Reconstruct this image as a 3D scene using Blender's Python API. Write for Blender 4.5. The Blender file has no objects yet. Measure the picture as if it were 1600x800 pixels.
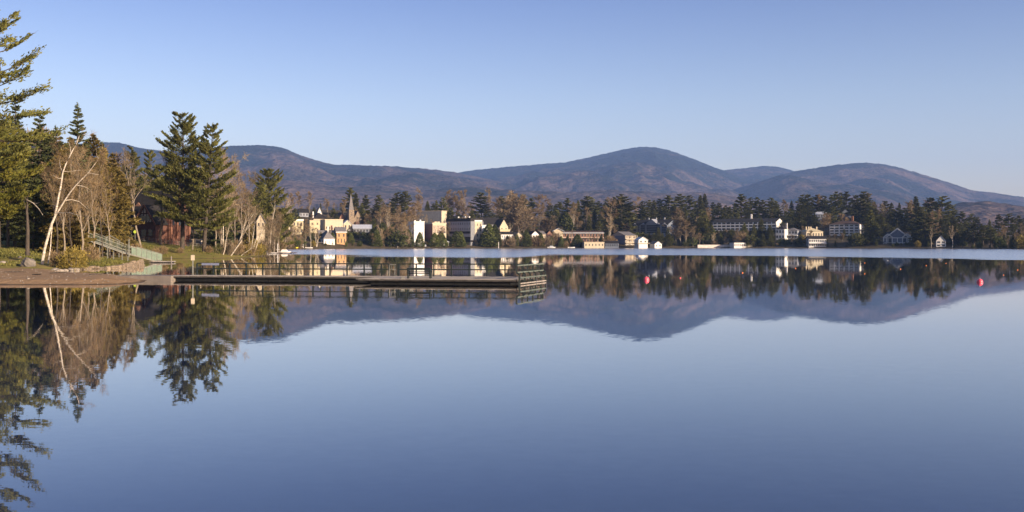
import bpy, math, random
import numpy as np

# ------------------------------------------------------------------ camera, sky, sun, exposure
sc = bpy.context.scene
col = sc.collection
R = math.radians
H = 3.3            # camera height above the lake
F = 1555.56        # focal length in units of a 1600 wide picture
HY = 380.0         # horizon row in those units

cam_d = bpy.data.cameras.new('camera')
cam_d.lens = 35.0
cam_d.sensor_width = 36.0
cam_d.shift_y = -20.0 / 1600.0
cam_d.clip_start = 0.2
cam_d.clip_end = 40000
cam = bpy.data.objects.new('camera', cam_d)
cam.location = (0, 0, H)
cam.rotation_euler = (R(90), 0, 0)
col.objects.link(cam)
sc.camera = cam

SUN_AZ = 52.0      # degrees to the right of straight behind the camera
SUN_EL = 14.0
a, e = R(SUN_AZ), R(SUN_EL)
sun_dir = (math.sin(a) * math.cos(e), -math.cos(a) * math.cos(e), math.sin(e))   # towards the sun

world = bpy.data.worlds.new('World')
sc.world = world
world.use_nodes = True
wn, wl = world.node_tree.nodes, world.node_tree.links
bg = wn['Background']
sky = wn.new('ShaderNodeTexSky')
sky.sky_type = 'NISHITA'
sky.sun_disc = False
sky.sun_elevation = e
sky.sun_rotation = math.atan2(sun_dir[0], sun_dir[1])
sky.altitude = 500
sky.air_density = 1.0
sky.dust_density = 1.6
sky.ozone_density = 2.2
tint = wn.new('ShaderNodeMix'); tint.data_type = 'RGBA'; tint.blend_type = 'MULTIPLY'; tint.inputs['Factor'].default_value = 1.0
tc_ = wn.new('ShaderNodeTexCoord'); sp_ = wn.new('ShaderNodeSeparateXYZ'); wl.new(tc_.outputs['Generated'], sp_.inputs[0])
sr = wn.new('ShaderNodeValToRGB')          # pale hazy horizon, deeper blue higher up
sr.color_ramp.elements[0].position = 0.0; sr.color_ramp.elements[0].color = (1.18, 0.90, 0.82, 1)
sr.color_ramp.elements[1].position = 0.40; sr.color_ramp.elements[1].color = (0.42, 0.43, 0.58, 1)
for p_, c_ in ((0.06, (1.09, 0.85, 0.815, 1)), (0.14, (0.90, 0.745, 0.775, 1)), (0.24, (0.585, 0.53, 0.68, 1))):
    el = sr.color_ramp.elements.new(p_); el.color = c_
wl.new(sp_.outputs['Z'], sr.inputs[0]); wl.new(sr.outputs[0], tint.inputs['B'])
wl.new(sky.outputs[0], tint.inputs['A']); wl.new(tint.outputs['Result'], bg.inputs[0])
bg.inputs[1].default_value = 0.128

sl = bpy.data.lights.new('sun', 'SUN')
sl.energy = 5.0
sl.angle = R(0.5)
sl.color = (1.0, 0.80, 0.58)
so = bpy.data.objects.new('sun', sl)
so.rotation_euler = (R(90 - SUN_EL), 0, math.atan2(sun_dir[0], -sun_dir[1]))
so.location = (300, -300, 300)
col.objects.link(so)

sc.view_settings.view_transform = 'Standard'
sc.view_settings.look = 'None'
sc.view_settings.gamma = 1.0
sc.view_settings.use_curve_mapping = False
sc.view_settings.exposure = 1.0
sc.render.engine = 'CYCLES'
sc.cycles.use_denoising = True
sc.cycles.max_bounces = 6
sc.cycles.diffuse_bounces = 2
sc.cycles.glossy_bounces = 3
sc.cycles.volume_bounces = 0
sc.cycles.caustics_reflective = False
sc.cycles.caustics_refractive = False
sc.cycles.sample_clamp_indirect = 6.0

rng = np.random.default_rng(7)
random.seed(7)

# ------------------------------------------------------------------ naming helpers
def tag(o, label=None, cat=None, group=None, kind=None):
    if label: o['label'] = label
    if cat: o['category'] = cat
    if group: o['group'] = group
    if kind: o['kind'] = kind
    return o

def thing(name, label, cat, loc=(0, 0, 0), rz=0.0, group=None, scale=None):
    o = bpy.data.objects.new(name, None)
    o.empty_display_size = 0.3
    o.location = loc
    o.rotation_euler = (0, 0, rz)
    if scale is not None:
        o.scale = scale if hasattr(scale, '__len__') else (scale,) * 3
    col.objects.link(o)
    return tag(o, label, cat, group)

def link(name, me, parent=None, loc=None, rot=None, scale=None):
    o = bpy.data.objects.new(name, me)
    col.objects.link(o)
    if parent is not None: o.parent = parent
    if loc is not None: o.location = loc
    if rot is not None: o.rotation_euler = rot
    if scale is not None: o.scale = scale
    return o

# ------------------------------------------------------------------ noise in numpy
def _hash(ix, iy, seed):
    n = (ix.astype(np.int64) * 374761393 + iy.astype(np.int64) * 668265263 + seed * 1274126177) & 0x7fffffff
    n = ((n ^ (n >> 13)) * 1274126177) & 0x7fffffff
    return ((n ^ (n >> 16)) & 0xffff) / 65535.0

def vnoise(x, y, seed=0):
    x = np.asarray(x, float); y = np.asarray(y, float)
    ix, iy = np.floor(x), np.floor(y)
    fx, fy = x - ix, y - iy
    fx = fx * fx * fx * (fx * (fx * 6 - 15) + 10); fy = fy * fy * fy * (fy * (fy * 6 - 15) + 10)
    ix = ix.astype(int); iy = iy.astype(int)
    a_ = _hash(ix, iy, seed); b_ = _hash(ix + 1, iy, seed)
    c_ = _hash(ix, iy + 1, seed); d_ = _hash(ix + 1, iy + 1, seed)
    return (a_ + (b_ - a_) * fx) * (1 - fy) + (c_ + (d_ - c_) * fx) * fy

def fbm(x, y, o=4, seed=0):
    s = 0; amp = 1; tot = 0
    for k in range(o):
        s = s + amp * (vnoise(x, y, seed + k * 17) - 0.5); tot += amp
        x = np.asarray(x) * 2.03 + 11.3; y = np.asarray(y) * 2.03 - 7.1; amp *= 0.5
    return s / tot

def ridged(x, y, o=4, seed=0):
    s = 0; amp = 1; tot = 0
    for k in range(o):
        s = s + amp * (1 - np.abs(2 * vnoise(x, y, seed + k * 31) - 1)); tot += amp
        x = np.asarray(x) * 2.07 + 3.3; y = np.asarray(y) * 2.07 + 9.1; amp *= 0.5
    return s / tot

# ------------------------------------------------------------------ meshes
def np_mesh(name, verts, quads=None, tris=None, mat=None, smooth=False):
    me = bpy.data.meshes.new(name)
    verts = np.asarray(verts, np.float32).reshape(-1, 3)
    nq = 0 if quads is None else len(quads)
    nt = 0 if tris is None else len(tris)
    me.vertices.add(len(verts))
    me.vertices.foreach_set('co', verts.ravel())
    idx = []
    if nq: idx.append(np.asarray(quads, np.int32).ravel())
    if nt: idx.append(np.asarray(tris, np.int32).ravel())
    idx = np.concatenate(idx)
    me.loops.add(len(idx))
    me.loops.foreach_set('vertex_index', idx)
    me.polygons.add(nq + nt)
    ls = np.concatenate([np.arange(nq) * 4, nq * 4 + np.arange(nt) * 3]).astype(np.int32)
    me.polygons.foreach_set('loop_start', ls)
    if smooth: me.polygons.foreach_set('use_smooth', np.ones(nq + nt, bool))
    if mat is not None: me.materials.append(mat)
    me.update(calc_edges=True)
    return me

class MB:
    """collects boxes, prisms and tubes for one mesh"""
    def __init__(s): s.v = []; s.f = []; s.sm = []
    def add(s, vs, fs, smooth=False):
        n = len(s.v); s.v += [tuple(p) for p in vs]
        s.f += [tuple(i + n for i in f) for f in fs]; s.sm += [smooth] * len(fs)
    def box(s, c, size, rz=0.0, tilt=0.0):
        hx, hy, hz = size[0] / 2, size[1] / 2, size[2] / 2
        vs = []
        ca, sa = math.cos(rz), math.sin(rz); ct, st = math.cos(tilt), math.sin(tilt)
        for dz in (-hz, hz):
            for dx, dy in ((-hx, -hy), (hx, -hy), (hx, hy), (-hx, hy)):
                x_, z_ = dx * ct + dz * st, -dx * st + dz * ct
                vs.append((c[0] + x_ * ca - dy * sa, c[1] + x_ * sa + dy * ca, c[2] + z_))
        s.add(vs, [(3, 2, 1, 0), (4, 5, 6, 7), (0, 1, 5, 4), (1, 2, 6, 5), (2, 3, 7, 6), (3, 0, 4, 7)])
        return s
    def bar(s, p, q, w, h=None):
        """box section bar from p to q"""
        h = h or w
        p = np.array(p, float); q = np.array(q, float)
        d = q - p; L = np.linalg.norm(d); d /= L
        up = np.array([0, 0, 1.0]) if abs(d[2]) < 0.95 else np.array([0, 1.0, 0])
        sd = np.cross(d, up); sd /= np.linalg.norm(sd); u = np.cross(sd, d)
        vs = []
        for b in (p, q):
            for i, j in ((-1, -1), (1, -1), (1, 1), (-1, 1)):
                vs.append(b + sd * i * w / 2 + u * j * h / 2)
        s.add(vs, [(3, 2, 1, 0), (4, 5, 6, 7), (0, 1, 5, 4), (1, 2, 6, 5), (2, 3, 7, 6), (3, 0, 4, 7)])
        return s
    def poly_extrude(s, pts, y0, y1):
        """outline pts (x,z) extruded along y"""
        n = len(pts)
        vs = [(x, y0, z) for x, z in pts] + [(x, y1, z) for x, z in pts]
        fs = [tuple(range(n)), tuple(range(2 * n - 1, n - 1, -1))]
        for i in range(n):
            j = (i + 1) % n
            fs.append((j, i, i + n, j + n))
        s.add(vs, fs)
        return s
    def tube(s, pts, rad, n=6, cap=True):
        vs, qs = tube_np([(pts, rad)], n)
        s.add(vs, [tuple(q) for q in qs], True)
        return s
    def build(s, name, mat, parent=None, loc=None, rot=None):
        me = bpy.data.meshes.new(name)
        me.from_pydata([tuple(map(float, p)) for p in s.v], [], s.f)
        if mat is not None: me.materials.append(mat)
        me.polygons.foreach_set('use_smooth', np.array(s.sm, bool))
        me.update()
        return link(name, me, parent, loc, rot)

def tube_np(polys, n=5):
    V = []; Q = []; base = 0
    ang = np.linspace(0, 2 * math.pi, n, endpoint=False)
    for pts, rad in polys:
        pts = np.asarray(pts, float); rad = np.broadcast_to(np.asarray(rad, float), (len(pts),))
        t = np.gradient(pts, axis=0)
        t /= np.linalg.norm(t, axis=1)[:, None] + 1e-9
        ref = np.where(np.abs(t[:, 2:3]) > 0.9, [[1.0, 0, 0]], [[0, 0, 1.0]])
        u = np.cross(t, ref); u /= np.linalg.norm(u, axis=1)[:, None] + 1e-9
        w = np.cross(t, u)
        ring = pts[:, None, :] + rad[:, None, None] * (np.cos(ang)[None, :, None] * u[:, None, :] + np.sin(ang)[None, :, None] * w[:, None, :])
        V.append(ring.reshape(-1, 3))
        m = len(pts)
        i = np.arange(m - 1)[:, None] * n; k = np.arange(n)[None, :]; k2 = (k + 1) % n
        q = np.stack([i + k, i + k2, i + n + k2, i + n + k], -1).reshape(-1, 4) + base
        Q.append(q); base += m * n
    return np.concatenate(V), np.concatenate(Q)

def nrm(v):
    return v / (np.linalg.norm(v, axis=-1, keepdims=True) + 1e-9)

def cards(c, d, ln, wd, rg, fat=0.5):
    """small diamond leaves: centre c, direction d, length, width"""
    n = len(c)
    d = nrm(d)
    s = nrm(np.cross(d, rg.normal(size=(n, 3))))
    ln = np.broadcast_to(ln, (n,))[:, None]; wd = np.broadcast_to(wd, (n,))[:, None]
    v = np.stack([c - d * ln * 0.5, c + s * wd * 0.5 + d * ln * (fat - 0.5) * 0.4, c + d * ln * 0.5, c - s * wd * 0.5], 1)
    return v.reshape(-1, 3), np.arange(n * 4).reshape(n, 4)

# ------------------------------------------------------------------ materials
def new_mat(name):
    m = bpy.data.materials.new(name); m.use_nodes = True
    return m, m.node_tree.nodes, m.node_tree.links, m.node_tree.nodes['Principled BSDF']

def mat(name, c, rough=0.7, var=0.25, scale=2.0, metal=0.0, spec=0.3, bump=0.0, c2=None, stretch=(1, 1, 1)):
    m, N, L, p = new_mat(name)
    p.inputs['Roughness'].default_value = rough
    p.inputs['Metallic'].default_value = metal
    p.inputs['Specular IOR Level'].default_value = spec
    tc = N.new('ShaderNodeTexCoord'); mp = N.new('ShaderNodeMapping')
    mp.inputs['Scale'].default_value = stretch
    nz = N.new('ShaderNodeTexNoise'); nz.inputs['Scale'].default_value = scale; nz.inputs['Detail'].default_value = 6
    L.new(tc.outputs['Object'], mp.inputs[0]); L.new(mp.outputs[0], nz.inputs['Vector'])
    rp = N.new('ShaderNodeValToRGB')
    c = np.array(c, float)
    lo, hi = (c * (1 - var), c * (1 + var)) if c2 is None else (c, np.array(c2, float))
    rp.color_ramp.elements[0].position = 0.32; rp.color_ramp.elements[1].position = 0.68
    rp.color_ramp.elements[0].color = (*np.clip(lo, 0, 1), 1); rp.color_ramp.elements[1].color = (*np.clip(hi, 0, 1), 1)
    L.new(nz.outputs['Fac'], rp.inputs[0]); L.new(rp.outputs[0], p.inputs['Base Color'])
    if bump:
        b = N.new('ShaderNodeBump'); b.inputs['Strength'].default_value = bump; b.inputs['Distance'].default_value = 0.1
        L.new(nz.outputs['Fac'], b.inputs['Height']); L.new(b.outputs[0], p.inputs['Normal'])
    return m

def leaf_mat(name, c1, c2, obj_var=0.35, trans=0.25):
    """foliage: every leaf and every tree a little different"""
    m, N, L, p = new_mat(name)
    p.inputs['Roughness'].default_value = 0.6
    p.inputs['Specular IOR Level'].default_value = 0.2
    g = N.new('ShaderNodeNewGeometry'); oi = N.new('ShaderNodeObjectInfo')
    mx = N.new('ShaderNodeMix'); mx.data_type = 'RGBA'
    mx.inputs['A'].default_value = (*c1, 1); mx.inputs['B'].default_value = (*c2, 1)
    tc = N.new('ShaderNodeTexCoord'); nz = N.new('ShaderNodeTexNoise'); nz.inputs['Scale'].default_value = 0.5
    L.new(tc.outputs['Object'], nz.inputs['Vector'])
    ad = N.new('ShaderNodeMath'); ad.operation = 'MULTIPLY_ADD'
    L.new(g.outputs['Random Per Island'], ad.inputs[0]); ad.inputs[1].default_value = 0.5
    mr = N.new('ShaderNodeMapRange'); mr.inputs[1].default_value = 0.35; mr.inputs[2].default_value = 0.65
    mr.inputs[3].default_value = 0.0; mr.inputs[4].default_value = 0.5
    L.new(nz.outputs['Fac'], mr.inputs[0]); L.new(mr.outputs[0], ad.inputs[2])
    L.new(ad.outputs[0], mx.inputs['Factor'])
    hs = N.new('ShaderNodeHueSaturation')
    mv = N.new('ShaderNodeMapRange'); mv.inputs[3].default_value = 1 - obj_var; mv.inputs[4].default_value = 1 + obj_var
    L.new(oi.outputs['Random'], mv.inputs[0]); L.new(mv.outputs[0], hs.inputs['Value'])
    L.new(mx.outputs['Result'], hs.inputs['Color'])
    L.new(hs.outputs[0], p.inputs['Base Color'])
    if trans:
        t = N.new('ShaderNodeBsdfTranslucent'); L.new(hs.outputs[0], t.inputs[0])
        ms = N.new('ShaderNodeMixShader'); ms.inputs[0].default_value = trans
        out = N['Material Output']
        L.new(p.outputs[0], ms.inputs[1]); L.new(t.outputs[0], ms.inputs[2]); L.new(ms.outputs[0], out.inputs[0])
    return m

M = dict(
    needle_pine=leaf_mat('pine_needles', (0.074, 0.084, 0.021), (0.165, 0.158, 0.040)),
    needle_lit=leaf_mat('sunlit_pine_needles', (0.105, 0.118, 0.018), (0.220, 0.195, 0.036), 0.1),  # pine needles in brighter yellow green, sunlight put into the colour
    needle_spruce=leaf_mat('spruce_needles', (0.042, 0.058, 0.024), (0.095, 0.100, 0.034)),
    needle_cedar=leaf_mat('cedar_foliage', (0.110, 0.088, 0.022), (0.200, 0.150, 0.042)),
    needle_far=leaf_mat('far_conifer_needles', (0.046, 0.056, 0.016), (0.140, 0.135, 0.036), 0.45),
    needle_hedge=leaf_mat('arborvitae_foliage', (0.045, 0.060, 0.015), (0.110, 0.120, 0.030), 0.4),
    twig=leaf_mat('bare_twigs', (0.115, 0.082, 0.045), (0.220, 0.155, 0.082), 0.2, 0.0),
    twig_red=leaf_mat('budding_twigs', (0.105, 0.082, 0.052), (0.205, 0.155, 0.098), 0.25, 0.0),
    twig_pale=leaf_mat('pale_twigs', (0.160, 0.125, 0.075), (0.300, 0.225, 0.130), 0.25, 0.0),
    shrub_yellow=leaf_mat('yellow_shrub_leaves', (0.150, 0.120, 0.025), (0.330, 0.250, 0.060), 0.2),
    shrub_green=leaf_mat('shrub_leaves', (0.055, 0.065, 0.020), (0.130, 0.125, 0.035), 0.3),
    grass=leaf_mat('grass_blades', (0.070, 0.080, 0.018), (0.200, 0.180, 0.045), 0.0),
    bark_dark=mat('dark_bark', (0.060, 0.048, 0.038), 0.9, 0.45, 3.0, bump=0.6, stretch=(3, 3, 0.6)),
    bark_grey=mat('grey_bark', (0.200, 0.165, 0.125), 0.9, 0.4, 3.0, bump=0.5, stretch=(3, 3, 0.8)),
    bark_birch=mat('birch_bark', (0.24, 0.20, 0.155), 0.8, 0.3, 2.2, c2=(0.60, 0.54, 0.45), stretch=(1, 1, 3)),
    paint_dark=mat('dark_green_paint', (0.012, 0.018, 0.017), 0.45, 0.3, 6, spec=0.4),
    paint_rail_sunlit=mat('sunlit_green_paint', (0.10, 0.12, 0.10), 0.5, 0.25, 6),  # paler copy of the dark green, standing for sun on the end rails
    black=mat('black_float', (0.010, 0.010, 0.010), 0.6, 0.4, 3),
    deck=mat('weathered_boards', (0.24, 0.215, 0.195), 0.85, 0.3, 1.3, bump=0.2, stretch=(0.6, 6, 1)),
    fascia=mat('dark_weathered_boards', (0.040, 0.036, 0.033), 0.85, 0.45, 2.5, stretch=(1, 1, 4)),
    concrete=mat('concrete', (0.165, 0.140, 0.120), 0.9, 0.2, 1.5, bump=0.2),
    white=mat('white_paint', (0.62, 0.60, 0.57), 0.6, 0.06, 1.0),
    cream=mat('cream_stucco', (0.45, 0.385, 0.28), 0.8, 0.08, 0.6),
    yellow_cream=mat('yellow_stucco', (0.43, 0.37, 0.24), 0.8, 0.10, 0.6),
    beige=mat('beige_stucco', (0.40, 0.34, 0.25), 0.8, 0.12, 0.6),
    orange=mat('orange_timber', (0.42, 0.25, 0.12), 0.8, 0.15, 0.8),
    brick=mat('red_brick', (0.105, 0.050, 0.036), 0.85, 0.25, 2.0, bump=0.2),
    brick_town=mat('town_brick', (0.30, 0.135, 0.095), 0.85, 0.12, 1.0),
    brick_pale=mat('pale_brick', (0.19, 0.09, 0.058), 0.85, 0.15, 1.0),
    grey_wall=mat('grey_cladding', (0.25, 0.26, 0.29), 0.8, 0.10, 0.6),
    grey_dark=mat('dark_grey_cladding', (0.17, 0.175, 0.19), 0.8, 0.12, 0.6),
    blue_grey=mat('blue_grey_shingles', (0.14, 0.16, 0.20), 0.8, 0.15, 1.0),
    brown_wall=mat('brown_timber', (0.21, 0.115, 0.080), 0.8, 0.2, 1.0),
    stone_wall=mat('rubble_stone', (0.20, 0.155, 0.11), 0.9, 0.35, 1.4, bump=0.5),
    rock=mat('rock', (0.22, 0.19, 0.16), 0.9, 0.4, 1.6, bump=0.5),
    boulder=mat('boulder_rock', (0.13, 0.115, 0.10), 0.9, 0.35, 1.8, bump=0.6),
    roof=mat('dark_shingles', (0.018, 0.016, 0.016), 0.9, 0.3, 1.5),
    roof_grey=mat('grey_shingles', (0.15, 0.14, 0.14), 0.9, 0.2, 1.5),
    roof_brown=mat('brown_shingles', (0.075, 0.048, 0.038), 0.9, 0.2, 1.5),
    roof_pale=mat('pale_metal_roof', (0.42, 0.44, 0.48), 0.6, 0.1, 1.0),
    glass=mat('dark_window_glass', (0.030, 0.034, 0.042), 0.15, 0.3, 0.5, spec=0.6),
    dark_wood=mat('dark_timber', (0.075, 0.042, 0.030), 0.8, 0.3, 2.0),
    plaster=mat('infill_plaster', (0.60, 0.52, 0.45), 0.85, 0.12, 1.0),
    green_panel=mat('green_mesh_panel', (0.125, 0.165, 0.125), 0.6, 0.15, 1.5),
    galv=mat('weathered_steel', (0.19, 0.19, 0.165), 0.55, 0.2, 3.0, metal=0.2),
    sign_green=mat('fluorescent_sign', (0.36, 0.46, 0.06), 0.5, 0.05, 1.0),
    sign_blue=mat('blue_grey_sign', (0.17, 0.19, 0.27), 0.5, 0.1, 2.0),
    buoy_red=mat('red_buoy_plastic', (0.74, 0.085, 0.125), 0.35, 0.1, 1.0, spec=0.5),
    buoy_orange=mat('orange_buoy_plastic', (0.85, 0.24, 0.05), 0.4, 0.1, 1.0),
    yellow=mat('yellow_plastic', (0.80, 0.58, 0.04), 0.4, 0.08, 1.0),
    tarp=mat('blue_boat_cover', (0.06, 0.09, 0.24), 0.7, 0.15, 1.0),
)

# window glass reflects the sky a little
M['water'], N, L, p = new_mat('lake_water')
p.inputs['Base Color'].default_value = (0.012, 0.022, 0.045, 1)
p.inputs['IOR'].default_value = 1.333
p.inputs['Specular IOR Level'].default_value = 0.5
g = N.new('ShaderNodeNewGeometry'); sx = N.new('ShaderNodeSeparateXYZ'); L.new(g.outputs['Position'], sx.inputs[0])
# ruffled band: the wind touches the middle of the lake
mp = N.new('ShaderNodeMapping'); mp.inputs['Scale'].default_value = (0.010, 0.028, 1)
L.new(g.outputs['Position'], mp.inputs[0])
n1 = N.new('ShaderNodeTexNoise'); n1.inputs['Scale'].default_value = 1.0; n1.inputs['Detail'].default_value = 8; n1.inputs['Roughness'].default_value = 0.68
L.new(mp.outputs[0], n1.inputs['Vector'])
xr = N.new('ShaderNodeMapRange'); xr.inputs[1].default_value = -100; xr.inputs[2].default_value = 150
L.new(sx.outputs['X'], xr.inputs[0])
fc = N.new('ShaderNodeFloatCurve')
cv = fc.mapping.curves[0]
def _x(v): return (v + 100) / 250
edge_pts = [(-100, 300), (-45, 268), (-20, 240), (2, 236), (12, 285), (40, 285), (62, 258), (85, 228), (105, 195), (150, 170)]
cv.points[0].location = (_x(edge_pts[0][0]), edge_pts[0][1] / 500); cv.points[1].location = (_x(edge_pts[-1][0]), edge_pts[-1][1] / 500)
for X_, d_ in edge_pts[1:-1]: cv.points.new(_x(X_), d_ / 500)
fc.mapping.update()
L.new(xr.outputs[0], fc.inputs['Value'])
e1 = N.new('ShaderNodeMath'); e1.operation = 'MULTIPLY'; L.new(fc.outputs[0], e1.inputs[0]); e1.inputs[1].default_value = 500
e2 = N.new('ShaderNodeMath'); e2.operation = 'SUBTRACT'; L.new(sx.outputs['Y'], e2.inputs[0]); L.new(e1.outputs[0], e2.inputs[1])
e3 = N.new('ShaderNodeMath'); e3.operation = 'MULTIPLY_ADD'; L.new(n1.outputs['Fac'], e3.inputs[0]); e3.inputs[1].default_value = 130.0; L.new(e2.outputs[0], e3.inputs[2])
m1 = N.new('ShaderNodeMapRange'); m1.interpolation_type = 'SMOOTHSTEP'; m1.inputs[1].default_value = 52.0; m1.inputs[2].default_value = 80.0
L.new(e3.outputs[0], m1.inputs[0])
m2 = N.new('ShaderNodeMapRange'); m2.inputs[1].default_value = 520.0; m2.inputs[2].default_value = 640.0; m2.inputs[3].default_value = 1; m2.inputs[4].default_value = 0.75
L.new(sx.outputs['Y'], m2.inputs[0])
mm = N.new('ShaderNodeMath'); mm.operation = 'MULTIPLY'; L.new(m1.outputs[0], mm.inputs[0]); L.new(m2.outputs[0], mm.inputs[1])
rr = N.new('ShaderNodeMapRange'); rr.inputs[3].default_value = 0.015; rr.inputs[4].default_value = 0.20
L.new(mm.outputs[0], rr.inputs[0]); L.new(rr.outputs[0], p.inputs['Roughness'])
# gentle swell: real slopes of a fraction of a degree
mp2 = N.new('ShaderNodeMapping'); mp2.inputs['Scale'].default_value = (3.2, 6.5, 1); L.new(g.outputs['Position'], mp2.inputs[0])
n2 = N.new('ShaderNodeTexNoise'); n2.inputs['Scale'].default_value = 1.0; n2.inputs['Detail'].default_value = 3
L.new(mp2.outputs[0], n2.inputs['Vector'])
vs = N.new('ShaderNodeVectorMath'); vs.operation = 'SUBTRACT'; vs.inputs[1].default_value = (0.5, 0.5, 0.5); L.new(n2.outputs['Color'], vs.inputs[0])
vm = N.new('ShaderNodeVectorMath'); vm.operation = 'MULTIPLY'; vm.inputs[1].default_value = (0.004, 0.0075, 0); mp4 = N.new('ShaderNodeMapping'); mp4.inputs['Scale'].default_value = (0.035, 0.11, 1); L.new(g.outputs['Position'], mp4.inputs[0])
n4 = N.new('ShaderNodeTexNoise'); n4.inputs['Scale'].default_value = 1.0; n4.inputs['Detail'].default_value = 4; L.new(mp4.outputs[0], n4.inputs['Vector'])
r4 = N.new('ShaderNodeMapRange'); r4.inputs[1].default_value = 0.36; r4.inputs[2].default_value = 0.66; r4.inputs[3].default_value = 0.35; r4.inputs[4].default_value = 2.0; L.new(n4.outputs['Fac'], r4.inputs[0])
vk = N.new('ShaderNodeVectorMath'); vk.operation = 'SCALE'; L.new(vs.outputs[0], vk.inputs[0]); L.new(r4.outputs[0], vk.inputs['Scale'])
L.new(vk.outputs[0], vm.inputs[0])
va = N.new('ShaderNodeVectorMath'); va.operation = 'ADD'; va.inputs[1].default_value = (0, 0, 1); L.new(vm.outputs[0], va.inputs[0])
vn = N.new('ShaderNodeVectorMath'); vn.operation = 'NORMALIZE'; L.new(va.outputs[0], vn.inputs[0])
N.remove(p)
gl = N.new('ShaderNodeBsdfAnisotropic'); L.new(rr.outputs[0], gl.inputs['Roughness']); L.new(vn.outputs[0], gl.inputs['Normal'])
gl.inputs['Color'].default_value = (0.97, 0.97, 0.97, 1)
df = N.new('ShaderNodeBsdfDiffuse'); df.inputs['Color'].default_value = (0.016, 0.030, 0.075, 1)
fr = N.new('ShaderNodeFresnel'); fr.inputs['IOR'].default_value = 1.333; L.new(vn.outputs[0], fr.inputs['Normal'])
fm = N.new('ShaderNodeMath'); fm.operation = 'MULTIPLY'; fm.use_clamp = True; fm.inputs[1].default_value = 1.36; L.new(fr.outputs[0], fm.inputs[0])
ms = N.new('ShaderNodeMixShader'); L.new(fm.outputs[0], ms.inputs[0]); L.new(df.outputs[0], ms.inputs[1]); L.new(gl.outputs[0], ms.inputs[2])
L.new(ms.outputs[0], N['Material Output'].inputs[0])

def ground_material():
    m, N, L, p = new_mat('ground_cover')
    p.inputs['Roughness'].default_value = 0.95; p.inputs['Specular IOR Level'].default_value = 0.1
    g = N.new('ShaderNodeNewGeometry'); sx = N.new('ShaderNodeSeparateXYZ'); L.new(g.outputs['Position'], sx.inputs[0])
    def noise(s, det=5):
        n = N.new('ShaderNodeTexNoise'); n.inputs['Scale'].default_value = s; n.inputs['Detail'].default_value = det
        L.new(g.outputs['Position'], n.inputs['Vector']); return n
    def ramp(src, a, b, ca, cb):
        r = N.new('ShaderNodeValToRGB'); r.color_ramp.elements[0].position = a; r.color_ramp.elements[1].position = b
        r.color_ramp.elements[0].color = (*ca, 1); r.color_ramp.elements[1].color = (*cb, 1); L.new(src, r.inputs[0]); return r
    def mix(f, a_, b_):
        x = N.new('ShaderNodeMix'); x.data_type = 'RGBA'; L.new(f, x.inputs['Factor']); L.new(a_, x.inputs['A']); L.new(b_, x.inputs['B']); return x
    def mrange(src, a, b, lo=0.0, hi=1.0):
        r = N.new('ShaderNodeMapRange'); r.interpolation_type = 'SMOOTHSTEP'
        for i, v in ((1, a), (2, b), (3, lo), (4, hi)): r.inputs[i].default_value = v
        L.new(src, r.inputs[0]); return r
    na, nb, nc = noise(0.12), noise(0.9), noise(6.0, 3)
    grass = ramp(na.outputs['Fac'], 0.35, 0.62, (0.115, 0.125, 0.024), (0.240, 0.200, 0.055))
    litter = ramp(nb.outputs['Fac'], 0.35, 0.65, (0.090, 0.060, 0.032), (0.210, 0.140, 0.070))
    gm = mrange(nb.outputs['Fac'], 0.52, 0.66)
    land = mix(gm.outputs[0], grass.outputs[0], litter.outputs[0])
    # woods floor away from the lawn
    far = mrange(sx.outputs['Y'], 262, 300)
    wood = ramp(nb.outputs['Fac'], 0.3, 0.7, (0.050, 0.042, 0.024), (0.120, 0.090, 0.050))
    land2 = mix(far.outputs[0], land.outputs['Result'], wood.outputs[0])
    # sand on the low spit
    ny = N.new('ShaderNodeMath'); ny.operation = 'MULTIPLY_ADD'; L.new(na.outputs['Fac'], ny.inputs[0]); ny.inputs[1].default_value = 14.0; L.new(sx.outputs['Y'], ny.inputs[2])
    sm = mrange(ny.outputs[0], 121, 126, 1.0, 0.0)
    sand = ramp(nc.outputs['Fac'], 0.3, 0.7, (0.25, 0.158, 0.082), (0.335, 0.22, 0.122))
    patch = ramp(nb.outputs['Fac'], 0.60, 0.70, (1, 1, 1), (0.55, 0.50, 0.45))
    mu = N.new('ShaderNodeMix'); mu.data_type = 'RGBA'; mu.blend_type = 'MULTIPLY'; mu.inputs['Factor'].default_value = 1
    L.new(sand.outputs[0], mu.inputs['A']); L.new(patch.outputs[0], mu.inputs['B'])
    res = mix(sm.outputs[0], land2.outputs['Result'], mu.outputs['Result'])
    # wet rim at the waterline
    nz = N.new('ShaderNodeMath'); nz.operation = 'MULTIPLY_ADD'; L.new(nb.outputs['Fac'], nz.inputs[0]); nz.inputs[1].default_value = 0.12; L.new(sx.outputs['Z'], nz.inputs[2])
    wet = mrange(nz.outputs[0], 0.06, 0.16, 1.0, 0.0)
    dk = N.new('ShaderNodeRGB'); dk.outputs[0].default_value = (0.075, 0.052, 0.035, 1)
    fin = mix(wet.outputs[0], res.outputs['Result'], dk.outputs[0])
    L.new(fin.outputs['Result'], p.inputs['Base Color'])
    b = N.new('ShaderNodeBump'); b.inputs['Strength'].default_value = 0.6; b.inputs['Distance'].default_value = 0.25
    bf = N.new('ShaderNodeBump'); bf.inputs['Strength'].default_value = 0.7; bf.inputs['Distance'].default_value = 0.05
    nf = noise(2.6, 4); L.new(nf.outputs['Fac'], bf.inputs['Height']); L.new(bf.outputs[0], b.inputs['Normal'])
    L.new(nb.outputs['Fac'], b.inputs['Height']); L.new(b.outputs[0], p.inputs['Normal'])
    return m
M['ground'] = ground_material()

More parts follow.
